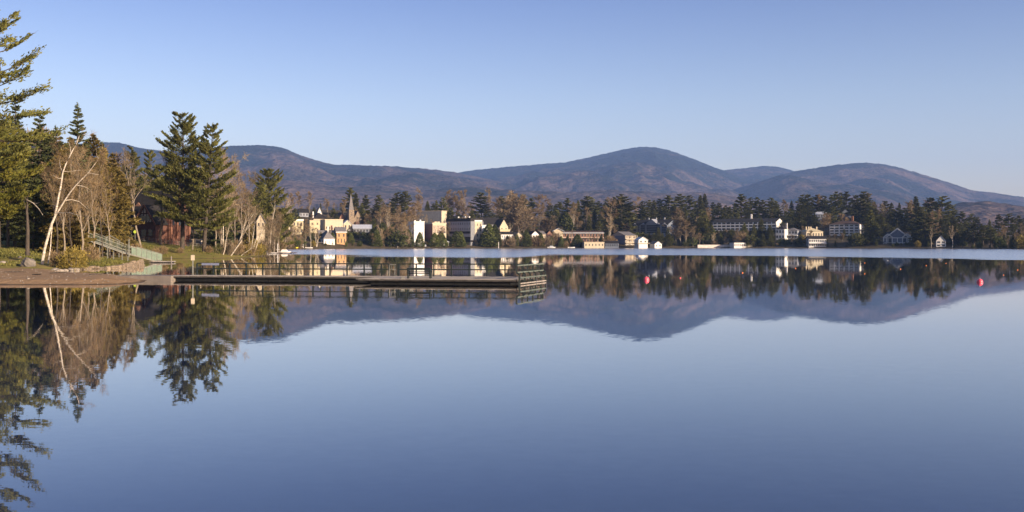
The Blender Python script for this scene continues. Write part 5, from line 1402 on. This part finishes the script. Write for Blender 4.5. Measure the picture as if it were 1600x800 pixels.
#@@NEAR
# ------------------------------------------------------------------ the swimming pier
N_ = np.array([0.30, 78.9, 0.0]); FR = np.array([2.60, 85.6, 0.0]); RL = np.array([-28.6, 90.6, 0.0])
ux = (RL - FR) / np.linalg.norm(RL - FR)            # from the end of the pier towards the beach
vx = (FR - N_) / np.linalg.norm(FR - N_)            # across the end, away from the camera
DK = 0.42
pier = thing('swimming_pier', 'long low wooden swimming pier with black railing reaching from the sandy spit', 'pier', N_)
def pl(s, w, z=0.0):
    """pier frame: s metres from the end towards the beach, w metres across from the near side of the platform"""
    return FR - N_ + ux * s - vx * (7.08 - w) + np.array([0, 0, z])
def plank_box(b, s0, s1, w0, w1, z0, z1):
    vs_ = [pl(s, w, z) for z in (z0, z1) for s, w in ((s0, w0), (s1, w0), (s1, w1), (s0, w1))]
    b.add(vs_, [(0, 1, 2, 3), (7, 6, 5, 4), (0, 4, 5, 1), (1, 5, 6, 2), (2, 6, 7, 3), (3, 7, 4, 0)])
PL, WW = 13.0, 4.7          # platform length, where the walkway begins across
b = MB()
s = 0.0
rg = np.random.default_rng(3)
while s < PL:
    plank_box(b, s + 0.012, s + 0.19, 0.02, 7.06, DK - 0.05 + rg.normal(0, .003), DK + rg.normal(0, .004)); s += 0.2
while s < 32.4:
    plank_box(b, s + 0.012, s + 0.19, WW, 7.06, DK - 0.05 + rg.normal(0, .003), DK + rg.normal(0, .004)); s += 0.2
b.build('deck', M['deck'], pier)
b = MB()
plank_box(b, 0, PL, 0.0, 0.08, 0.24, DK - 0.055); plank_box(b, PL, 32.4, WW - .02, WW + .06, 0.24, DK - 0.055)
plank_box(b, 0, 32.4, 7.0, 7.08, 0.24, DK - 0.055); plank_box(b, -0.02, 0.06, 0.09, 6.99, 0.24, DK - 0.055); plank_box(b, PL + .0, PL + .08, 0.1, WW - .03, 0.24, DK - 0.055)
b.build('fascia', M['fascia'], pier)
s = 0.6
while s < 31:
    b = MB(); w0 = 0.35 if s < PL - 2 else WW + .25
    plank_box(b, s, s + 2.28, w0, 6.7, -0.3, 0.235); b.build('float', M['black'], pier); s += 2.3
b = MB(); plank_box(b, 32.3, 37.8, 4.3, 7.0, -0.2, 0.41); b.build('landing_slab', M['concrete'], pier)
# rear railing
posts = np.linspace(0.06, 31.6, 21)
gate = 13                                             # the bay where the ladder comes up
rail = MB(); first = None
rl = link('railing', None, pier); rl.empty_display_size = 0.2
for k, s in enumerate(posts):
    p_ = pl(s, 6.98)
    MB().box((0, 0, 0.62), (0.11, 0.11, 1.08), math.atan2(ux[1], ux[0])).build('post', M['paint_dark'], rl, p_ + [0, 0, DK - 0.08 - 0.03])
GA, GB = posts[8] + .12, posts[8] + .92
for zz in (1.06, 0.58):
    b = MB()
    b.bar(pl(0.06, 6.98, DK + zz), pl(GA, 6.98, DK + zz), 0.09, 0.10); b.bar(pl(GB, 6.98, DK + zz), pl(31.6, 6.98, DK + zz), 0.09, 0.10)
    b.build('rail', M['paint_dark'], rl)
for s in (GA, GB): MB().box((0, 0, 0.55), (0.09, 0.09, 1.1)).build('post', M['paint_dark'], rl, pl(s, 6.98, DK - .02))
# swimming ladder in the gap
lad = link('ladder', None, pier)
for s in (GA + .15, GB - .15):
    b = MB(); q = [pl(s, 6.75, DK + .02), pl(s, 6.78, DK + .95), pl(s, 6.98, DK + 1.02), pl(s, 7.25, DK + .9), pl(s, 7.3, -.6)]
    b.tube(np.array(q), 0.03, 6); b.build('ladder_rail', M['galv'], lad)
for zz in (1.0, .56, .05, -.2): MB().bar(pl(GA + .15, 7.0 if zz > .2 else 7.28, DK + zz), pl(GB - .15, 7.0 if zz > .2 else 7.28, DK + zz), 0.05, 0.08).build('rung', M['galv'], lad)
# end railing on outriggers down to the water
er = link('end_railing', None, pier)
ew = np.linspace(0.0, 7.05, 6)
for w in ew:
    b = MB()
    b.bar(pl(-0.05, w, 0.95), pl(-0.05, w, 1.56), 0.13, 0.15); b.bar(pl(-0.05, w, 0.97), pl(-0.28, w, 0.82), 0.12, 0.12); b.bar(pl(-0.28, w, 0.84), pl(-0.28, w, -0.5), 0.13, 0.15)
    b.build('post', M['paint_dark'], er)
for zz, s_, m_ in ((1.53, -.05, 'paint_rail_sunlit'), (0.98, -.05, 'paint_rail_sunlit'), (0.55, -.28, 'paint_rail_sunlit'), (0.10, -.28, 'deck')):  # end rails get lighter colours in place of sunlight on them
    for k in range(5):
        MB().bar(pl(s_ - .06, ew[k] + .06, zz), pl(s_ - .06, ew[k + 1] - .02, zz), 0.06, 0.10).build('rail', M[m_], er)
for w in (1.2, 3.6, 6.0):
    MB().bar(pl(-.28, w, .3), pl(.05, w, .3), .1, .1).build('outrigger', M['paint_dark'], er)
for s, w in ((9.3, .05), (8.6, .05)):
    b = MB().box((0, 0, 0.03), (.28, .12, .06)).box((-.08, 0, .09), (.06, .08, .1)).box((.08, 0, .09), (.06, .08, .1)).box((0, 0, .15), (.36, .09, .05))
    b.build('mooring_cleat', M['galv'], pier, pl(s, w + .12, DK))

# bench on the platform
bn = pl(8.55, 1.55, DK)
bt_ = thing('park_bench', 'dark metal bench standing with its back to the camera on the pier platform', 'bench', N_ + bn, math.atan2(-ux[1], -ux[0]))
MB().box((0, .28, .43), (1.9, .44, .05)).box((0, .28, .39), (1.8, .3, .04)).build('seat', M['paint_dark'], bt_)
b = MB()
for zz, hh_ in ((.58, .07), (.80, .11)): b.box((0, 0.0 - (zz - .45) * .15, zz), (1.96, .05, hh_))
b.build('backrest', M['paint_dark'], bt_)
for sx_ in (-.93, .93):
    b = MB(); b.tube(np.array([(sx_, .52, 0), (sx_, .54, .35), (sx_, .50, .60), (sx_, .38, .64), (sx_, .05, .64)]), .045, 6); b.build('leg', M['paint_dark'], bt_)
    b = MB(); b.bar((sx_, 0.03, 0), (sx_, -.06, .86), .11, .09); b.build('leg', M['paint_dark'], bt_)

# signs on the pier
sp = pl(31.95, 6.9)
st_ = thing('sign_post', 'slim post with a white box sign at the beach end of the pier railing', 'sign', N_ + sp)
MB().box((0, 0, .95), (.10, .10, 2.6)).build('post', M['galv'], st_)
MB().box((0, -.03, 1.98), (.30, .12, .48)).build('sign_box', M['cream'], st_)
for s_, lb, m_ in ((30.7, 'blue grey notice board on the railing beside the white box sign', 'sign_blue'), (29.85, 'second blue grey notice board on the railing, further from the white box sign', 'sign_blue')):
    t = MB().box((0, 0, 0), (.82, .03, .20), math.atan2(ux[1], ux[0])).build('notice_board', M[m_]); t.location = N_ + pl(s_, 6.92, DK + .98); tag(t, lb, 'sign')

# ------------------------------------------------------------------ buoys
def buoy(name, label, px, py_c, r, m, group):
    """floating ball: waterline seen at py_c"""
    d = H * F / (py_c - HY); X = (px - 800) / F * d
    t = thing(name, label, 'buoy', (X, d, 0), 0, group)
    n = 12; vs_, fs_ = [], []
    prof = [(0.0, -.75), (.6, -.62), (.92, -.25), (1.0, .15), (.95, .5), (.75, .85), (.45, 1.08), (.18, 1.18), (.0, 1.2)]
    for i, (rr_, zz) in enumerate(prof):
        for k in range(n): vs_.append((rr_ * r * math.cos(6.2832 * k / n), rr_ * r * math.sin(6.2832 * k / n), zz * r))
    for i in range(len(prof) - 1):
        for k in range(n): fs_.append((i * n + k, i * n + (k + 1) % n, (i + 1) * n + (k + 1) % n, (i + 1) * n + k))
    b = MB(); b.add(vs_, fs_, True); b.build('float', M[m], t)
    b = MB(); b.tube(np.array([(.10 * r, 0, 1.15 * r), (.10 * r, 0, 1.40 * r), (-.10 * r, 0, 1.40 * r), (-.10 * r, 0, 1.15 * r)]), .035 * r + .004, 5); b.build('eye', M['white' if r > .15 else m], t)
    return t
buoy('mooring_buoy', 'large red ball buoy floating just past the end of the pier', 1010, 437.6, .255, 'buoy_red', None)
buoy('mooring_buoy', 'large red ball buoy alone on the dark eastern reflection', 1531, 441.2, .255, 'buoy_red', None)
SB = [(1063, 434.6, .085, 'buoy_red', 'small red marker float closest to the big red buoy by the pier'), (1160, 426.5, .10, 'buoy_orange', 'orange red marker float under the long hotel reflection'),
      (1243, 419.5, .09, 'buoy_orange', 'small orange float below the white villas'), (1305, 415, .08, 'white', 'pale float below the square hotel'), (1351, 411, .09, 'buoy_orange', 'further of two orange floats in line past the square hotel'),
      (1351, 427.8, .07, 'buoy_orange', 'nearer of two orange floats in line past the square hotel'), (1387, 407.3, .11, 'white', 'white float below the triple gabled house'), (1407, 420.6, .09, 'buoy_orange', 'orange float below the triple gabled house'),
      (1447, 415, .09, 'buoy_orange', 'orange float between triple gabled and gambrel houses'), (1478, 411.6, .08, 'buoy_orange', 'orange float below the gambrel house'), (1568, 430, .07, 'buoy_orange', 'orange float past the eastern red buoy'), (1590, 422, .08, 'buoy_orange', 'orange float near the eastern picture edge')]
for px, py, r_, m_, lb in SB: buoy('swim_float', lb, px, py, r_ * .8, m_, 'swim line floats')

# ------------------------------------------------------------------ gangway by the stone wall
gA = np.array([*W(137, 413)[:2], 0.0]); 
def pt3(px, py, d): return np.array([(px - 800) / F * d, d, H - (py - HY) / F * d])
D1, D2, D3 = 158.0, 163.0, 168.0
a_, b_, c_, e_ = pt3(138, 375, D1), pt3(192, 394.5, D2), pt3(205, 397.5, D2 + 1), pt3(245, 408.5, D3)
gw = thing('gangway', 'sloping gangway with green mesh side panels coming down to a small landing', 'gangway', a_)
wv = np.array([0.35, 1.5, 0.0])
def deck_seg(p, q, name, m='galv', th=.12):
    p = p - a_; q = q - a_
    b = MB(); dn = np.array([0, 0, -th])
    b.add([p + dn, q + dn, q + wv + dn, p + wv + dn, p, q, q + wv, p + wv], [(3, 2, 1, 0), (4, 5, 6, 7), (0, 1, 5, 4), (1, 2, 6, 5), (2, 3, 7, 6), (3, 0, 4, 7)])
    return b.build(name, M[m], gw)
deck_seg(a_, b_, 'upper_deck'); deck_seg(b_, c_, 'landing'); deck_seg(c_, e_, 'lower_deck')
def side_rail(p, q, n, hgt_, panel):
    r = link('railing', None, gw)
    for off in (np.zeros(3), wv):
        b = MB()
        for zz in ((hgt_, .55, .12) if not panel else (hgt_, .06)): b.bar(p - a_ + off + [0, 0, zz], q - a_ + off + [0, 0, zz], .06, .06)
        b.build('rail', M['galv'], r)
        for k in range(n + 1):
            f = k / n; o = p - a_ + (q - p) * f + off
            MB().box((0, 0, hgt_ / 2), (.07, .07, hgt_)).build('post', M['galv'], r, o)
        for k in range(n):
            o0 = p - a_ + (q - p) * ((k + .06) / n) + off; o1 = p - a_ + (q - p) * ((k + .94) / n) + off
            if panel:
                b = MB(); yy = np.array([0, .03, 0])
                q8 = [o0 + [0, 0, .1], o1 + [0, 0, .1], o1 + [0, 0, hgt_ - .08], o0 + [0, 0, hgt_ - .08]]
                b.add([v - yy for v in q8] + [v + yy for v in q8], [(0, 1, 2, 3), (7, 6, 5, 4), (0, 4, 5, 1), (1, 5, 6, 2), (2, 6, 7, 3), (3, 7, 4, 0)])
                b.build('mesh_panel', M['green_panel'], r)
            else:
                b = MB()
                for j in range(5):
                    oo = o0 + (o1 - o0) * (j + .5) / 5; b.bar(oo + [0, 0, .12], oo + [0, 0, hgt_], .025, .025)
                b.build('baluster', M['green_panel'], r)
side_rail(a_, b_, 6, 1.15, False); side_rail(c_, e_, 5, 1.25, True); side_rail(b_, c_, 1, 1.1, False)
for f in (.15, .55, .98):
    o = a_ + (b_ - a_) * f
    for off in (np.zeros(3), wv):
        q = o + off; zg = tz(q[0], q[1]); L_ = q[2] - zg + .4
        MB().box((0, 0, -L_ / 2), (.14, .14, L_)).build('support_post', M['galv'], gw, q - a_)
b = MB()
b.bar(pt3(167, 398, D2) - a_, pt3(167, 369, D2) - a_, .12); b.bar(pt3(186, 402, D2) - a_, pt3(186, 376, D2) - a_, .12)
b.bar(pt3(167, 370.5, D2) - a_, pt3(172, 368, D2) - a_, .10); b.bar(pt3(172, 368, D2) - a_, pt3(188, 377, D2) - a_, .12)
b.build('gate_frame', M['galv'], gw)
b = MB(); b.bar(pt3(201.5, 402, D2) - a_, pt3(201.5, 374, D2) - a_, .16); b.build('gate_post', M['galv'], gw)
fl = thing('landing_float', 'small pale timber float at the water end of the gangway', 'dock', (e_[0] + .7, e_[1], 0))
MB().box((0, .8, .20), (3.6, 2.6, .16)).build('deck', M['deck'], fl)
for xx in (-1.2, 0, 1.2): MB().box((xx, .8, .02), (.8, 2.2, .2)).build('pontoon', M['black'], fl)
MB().box((1.9, -.4, .3), (.12, .12, 1.6)).build('pile', M['deck'], fl)

# stone retaining wall at the pool
rg = np.random.default_rng(12)
wp = [np.array([*W(*q), 0]) for q in ((126, 421), (143, 420), (165, 420), (185, 419.2), (203, 417), (219, 415))]
wb = MB(); wc = wp[0].copy()
def stone(b, c, sz, rg_, rz=0.0):
    vs_ = []
    ca, sa = math.cos(rz), math.sin(rz)
    for dz in (-.5, .5):
        for dx, dy in ((-.5, -.5), (.5, -.5), (.5, .5), (-.5, .5)):
            k = (.86 if dz > 0 else 1) ; x_, y_ = dx * sz[0] * k + rg_.normal(0, .05), dy * sz[1] * k + rg_.normal(0, .05)
            vs_.append((c[0] + x_ * ca - y_ * sa, c[1] + x_ * sa + y_ * ca, c[2] + dz * sz[2] + rg_.normal(0, .03)))
    b.add(vs_, [(3, 2, 1, 0), (4, 5, 6, 7), (0, 1, 5, 4), (1, 2, 6, 5), (2, 3, 7, 6), (3, 0, 4, 7)])
tot = 0.0
seg = [np.linalg.norm(wp[i + 1] - wp[i]) for i in range(len(wp) - 1)]; full = sum(seg)
for i in range(len(wp) - 1):
    dv = (wp[i + 1] - wp[i]) / seg[i]; rz = math.atan2(dv[1], dv[0]); nv_ = np.array([dv[1], -dv[0], 0])
    s = 0.0
    while s < seg[i]:
        f = (tot + s) / full; top = .08 + .6 * f
        z = -.15
        while z < top:
            hh = rg.uniform(.18, .34); ll = rg.uniform(.5, 1.2)
            stone(wb, wp[i] + dv * (s + rg.uniform(-.1, .3)) + nv_ * (.25 - .12 * z + rg.normal(0, .06)) + [0, 0, z + hh / 2] - wc, (ll, .55, hh), rg, rz + rg.normal(0, .06)); z += hh * .93
        s += .72
    tot += seg[i]
tag(wb.build('stone_wall', M['stone_wall'], None, wc), 'low rough stone retaining wall along the grassy bank by the pool', 'wall')

# boulder and shore rocks
def rock_mesh(name, m, seed, n=3, sq=(1, 1, .75)):
    import bmesh
    bm = bmesh.new(); bmesh.ops.create_icosphere(bm, subdivisions=n, radius=1.0)
    r_ = np.random.default_rng(seed); ax_ = r_.normal(size=(7, 3)); of = r_.uniform(.62, .95, 7); ax_ /= np.linalg.norm(ax_, axis=1)[:, None]
    for v in bm.verts:
        p = np.array(v.co)
        for k in range(7):
            dd = p @ ax_[k]
            if dd > of[k]: p = p - ax_[k] * (dd - of[k]) * .8
        p = p * (1 + .10 * math.sin(p[0] * 5 + seed) * math.cos(p[1] * 4 + seed) + .04 * math.sin(p[2] * 13 + p[0] * 11))
        v.co = p * np.array(sq)
    me = bpy.data.meshes.new(name); bm.to_mesh(me); bm.free(); me.materials.append(M[m])
    for p in me.polygons: p.use_smooth = True
    return me
bl = at(44, 119)
t = thing('boulder', 'big rounded grey boulder at the edge of the sand before the dead trunk', 'boulder', (bl[0], bl[1], .35))
link('rock_body', rock_mesh('rock_body', 'boulder', 8, 4, (.90, .8, .92)), t, (0, 0, .42), (0, 0, .5))
RK = [rock_mesh('rock', 'rock', 20 + k, 2, (1, .8, .6)) for k in range(4)]
ROCKS = [(64, 421.5, .35, 'mossy rock nearest the boulder on the beach edge'), (71, 421.5, .45, 'pale rock below the birch foot'), (78, 422.5, .4, 'flat dark rock on the beach edge below the birch'), (86, 424, .5, 'dark rock at the corner of the little pool'),
         (93, 425, .45, 'grey rock at the inner corner of the pool'), (101, 424.5, .4, 'rock under the smaller yellow shrub'), (110, 423, .45, 'rock under the large yellow shrub'), (118, 422.2, .4, 'rock between large yellow shrub and stone wall'),
         (4, 412, .5, 'pale rock on the lawn at the picture edge'), (31, 403, .3, 'small rock on the grass uphill of the boulder')]
for k, (px, py, r_, lb) in enumerate(ROCKS):
    if py > 416: x_, y_ = W(px, py); z_ = .05
    else: x_, y_, z_ = ground_at(px, py)
    o = link('rock', RK[k % 4], None, (x_, y_, z_ + .05), (0, 0, random.uniform(0, 6)), (r_ * 1.3, r_, r_)); tag(o, lb, 'rock', 'rocks along the pool edge')

# street lamp, fluorescent sign
def near_post(name, label, cat, px, d, top, m, r=.05):
    l_ = at(px, d); h = hgt(top, d, l_[2]); t = thing(name, label, cat, l_)
    b = MB(); b.tube(np.array([(0, 0, -.3), (0, 0, h)]), r, 6); b.build('pole', M[m], t); return t, h
t, h = near_post('street_lamp', 'globe lamp on a thin post left of the brick lodge door'.replace('left of', 'beside'), 'lamp', 205, 232, 348.5, 'galv')
o = link('lamp_globe', rock_mesh('lamp_globe', 'white', 1, 2, (.28, .28, .28)), t, (0, 0, h + .2))
t, h = near_post('road_sign', 'fluorescent yellow green sign on a post in the bushes before the lodge', 'sign', 211, 216, 359, 'galv')
b = MB().box((0, -.06, 0), (.60, .03, .60), 0, R(45)); b.build('sign_plate', M['sign_green'], t, (0, 0, h - .45))

# jetties, mast and craft in the bay behind the point
def dock_px(label, x0, x1, py, m='deck', w=2.2, z=.35):
    d = H * F / (py - HY); xa, xb = (x0 - 800) / F * d, (x1 - 800) / F * d
    t = thing('jetty', label, 'dock', ((xa + xb) / 2, d, 0))
    MB().box((0, w / 2, z - .1), (xb - xa, w, .2)).build('deck', M[m], t)
    n = max(2, int((xb - xa) / 3))
    for k in range(n): MB().box(((k + .5) / n * (xb - xa) - (xb - xa) / 2, w / 2, -.1), (.5, w * .8, .5)).build('pile', M['black'], t)
    return t, d
dock_px('white jetty beyond the tip of the wooded point', 417, 430, 396.5, 'white'); t, dj = dock_px('dark floating jetty around the white mast', 428, 461, 396.0, 'dark_wood', 2.6, .30)
l_ = W(433, 396.2)
t = thing('jetty_mast', 'thin white mast rising from the dark floating jetty', 'mast', (l_[0], l_[1] + .8, .3)); b = MB(); b.tube(np.array([(0, 0, 0), (0, 0, 2.9)]), .12, 8); b.build('pole', M['white'], t); MB().bar((-.6, 0, 1.0), (.6, 0, 1.0), .08).build('crossbar', M['white'], t)
def boat(label, px, d, L_, m, rz, z=0.05, cover=None, group=None, name='rowing_boat', cat='boat'):
    X = (px - 800) / F * d
    t = thing(name, label, cat, (X, d, z), rz, group)
    st_ = 9; b = MB(); rings = []
    for i in range(st_):
        f = i / (st_ - 1) * 2 - 1; wd_ = .17 * L_ * (1 - abs(f) ** 2.6) * (1 if f > 0 else .95) + .03; sh = .11 * L_ + .03 * L_ * f * f
        rings.append([(f * L_ / 2, -wd_, sh), (f * L_ / 2, -wd_ * .75, .03), (f * L_ / 2, 0, -.03), (f * L_ / 2, wd_ * .75, .03), (f * L_ / 2, wd_, sh), (f * L_ / 2, wd_ * .86, sh), (f * L_ / 2, 0, .05 * L_ * .9), (f * L_ / 2, -wd_ * .86, sh)])
    vs_ = [p for r_ in rings for p in r_]; fs_ = []
    for i in range(st_ - 1):
        for k in range(8): fs_.append((i * 8 + k, i * 8 + (k + 1) % 8, i * 8 + 8 + (k + 1) % 8, i * 8 + 8 + k))
    fs_ += [tuple(range(8)), tuple(range(st_ * 8 - 1, st_ * 8 - 9, -1))]
    b.add(vs_, fs_, True); b.build('hull', M[m], t)
    for f in (-.2, .15): MB().box((f * L_, 0, .10 * L_), (.06 * L_, .27 * L_, .03)).build('seat', M['deck'], t)
    if cover:
        b = MB().poly_extrude([(-L_ * .3, .12 * L_), (L_ * .25, .12 * L_), (L_ * .15, .26 * L_), (-L_ * .2, .27 * L_)], -.12 * L_, .12 * L_); b.build('canopy', M[cover], t)
    return t
g_ = ground_at(460, 388.6, 400)
boat('upturned bright yellow boat on the bank beside the point bay', 460, g_[1], 4.6, 'yellow', .2, g_[2] + .15)
boat('white covered boat moored at the dark floating jetty', 445, 338, 4.4, 'white', .1, 0, 'white')
boat('white rowing boat pulled up below the white cottage', 483, ground_at(483, 388.2, 400)[1], 4.2, 'white', .3, .4)
boat('dark rowing boat at the shore below the white cottage', 507, 604, 5, 'grey_dark', .2, .1)
boat('white boat at the shore below the white cottage steps', 517, 602, 4.5, 'white', -.2, .1)
boat('white rowing boat on the grass below the brick block', 682, 648, 5.5, 'white', .35, .5)
boat('white boat moored below the brown motel tower', 893, 676, 5, 'white', .2, .1)
boat('white launch with canopy at the shore below the brown chalet', 862, 674, 5.5, 'white', 0, .1, 'roof_pale')
boat('pale boat under the eastern red twig bush', 1303, 672, 4.5, 'cream', 0, .1, 'cream')
boat('small white boat moored at the low eastern shore', 1567, 592, 3.2, 'white', .2, .1)
# garden pergola and small things at the village shore
g_ = ground_at(471, 387.6, 400)
t = thing('garden_swing', 'white framed garden swing on the lawn before the dark bushes', 'swing', (g_[0], g_[1], g_[2]))
b = MB()
for xx in (-1.1, 1.1): b.bar((xx, -.6, 0), (xx, 0, 2.1), .1); b.bar((xx, .6, 0), (xx, 0, 2.1), .1)
b.bar((-1.3, 0, 2.1), (1.3, 0, 2.1), .12); b.build('frame', M['white'], t)
MB().box((0, 0, .6), (1.6, .5, .08)).box((0, .25, .9), (1.6, .06, .5)).build('seat', M['white'], t)
t = thing('garden_pavilion', 'tiny pavilion with pale blue roof between the arborvitae by the brick block', 'pavilion', (*at(697, 655)[:2], at(697, 655)[2] + .3))
for xx in (-1.7, 1.7):
    for yy in (0, 3): MB().box((xx, yy, 1.1), (.2, .2, 2.6)).build('post', M['white'], t)
b = MB(); b.add([(-2.4, -.6, 2.4), (2.4, -.6, 2.4), (2.4, 3.6, 2.4), (-2.4, 3.6, 2.4), (0, 1.5, 3.7)], [(3, 2, 1, 0), (0, 1, 4), (1, 2, 4), (2, 3, 4), (3, 0, 4)]); b.build('roof', M['roof_pale'], t)
MB().box((-1.0, 1.5, .8), (1.2, 2.6, 1.7)).build('wall', M['white'], t)
t, h = near_post('flag_pole', 'white flagpole beside the white cottage roof', 'pole', 520, 604, 353, 'white', .12)
t, h = near_post('flag_pole', 'thin white pole at the water below the cream four storey block', 'pole', 779, 664, 378, 'white', .2)
for px, d_, top, lb in ((423, 330, 362, 'lamp post with pale head over the jetty'), (435, 345, 353, 'tall lamp post with round white head behind the jetty')):
    t, h = near_post('street_lamp', lb, 'lamp', px, d_, top, 'galv', .08); link('lamp_globe', rock_mesh('lamp_globe', 'white', 1, 2, (.35, .35, .35)), t, (0, 0, h))
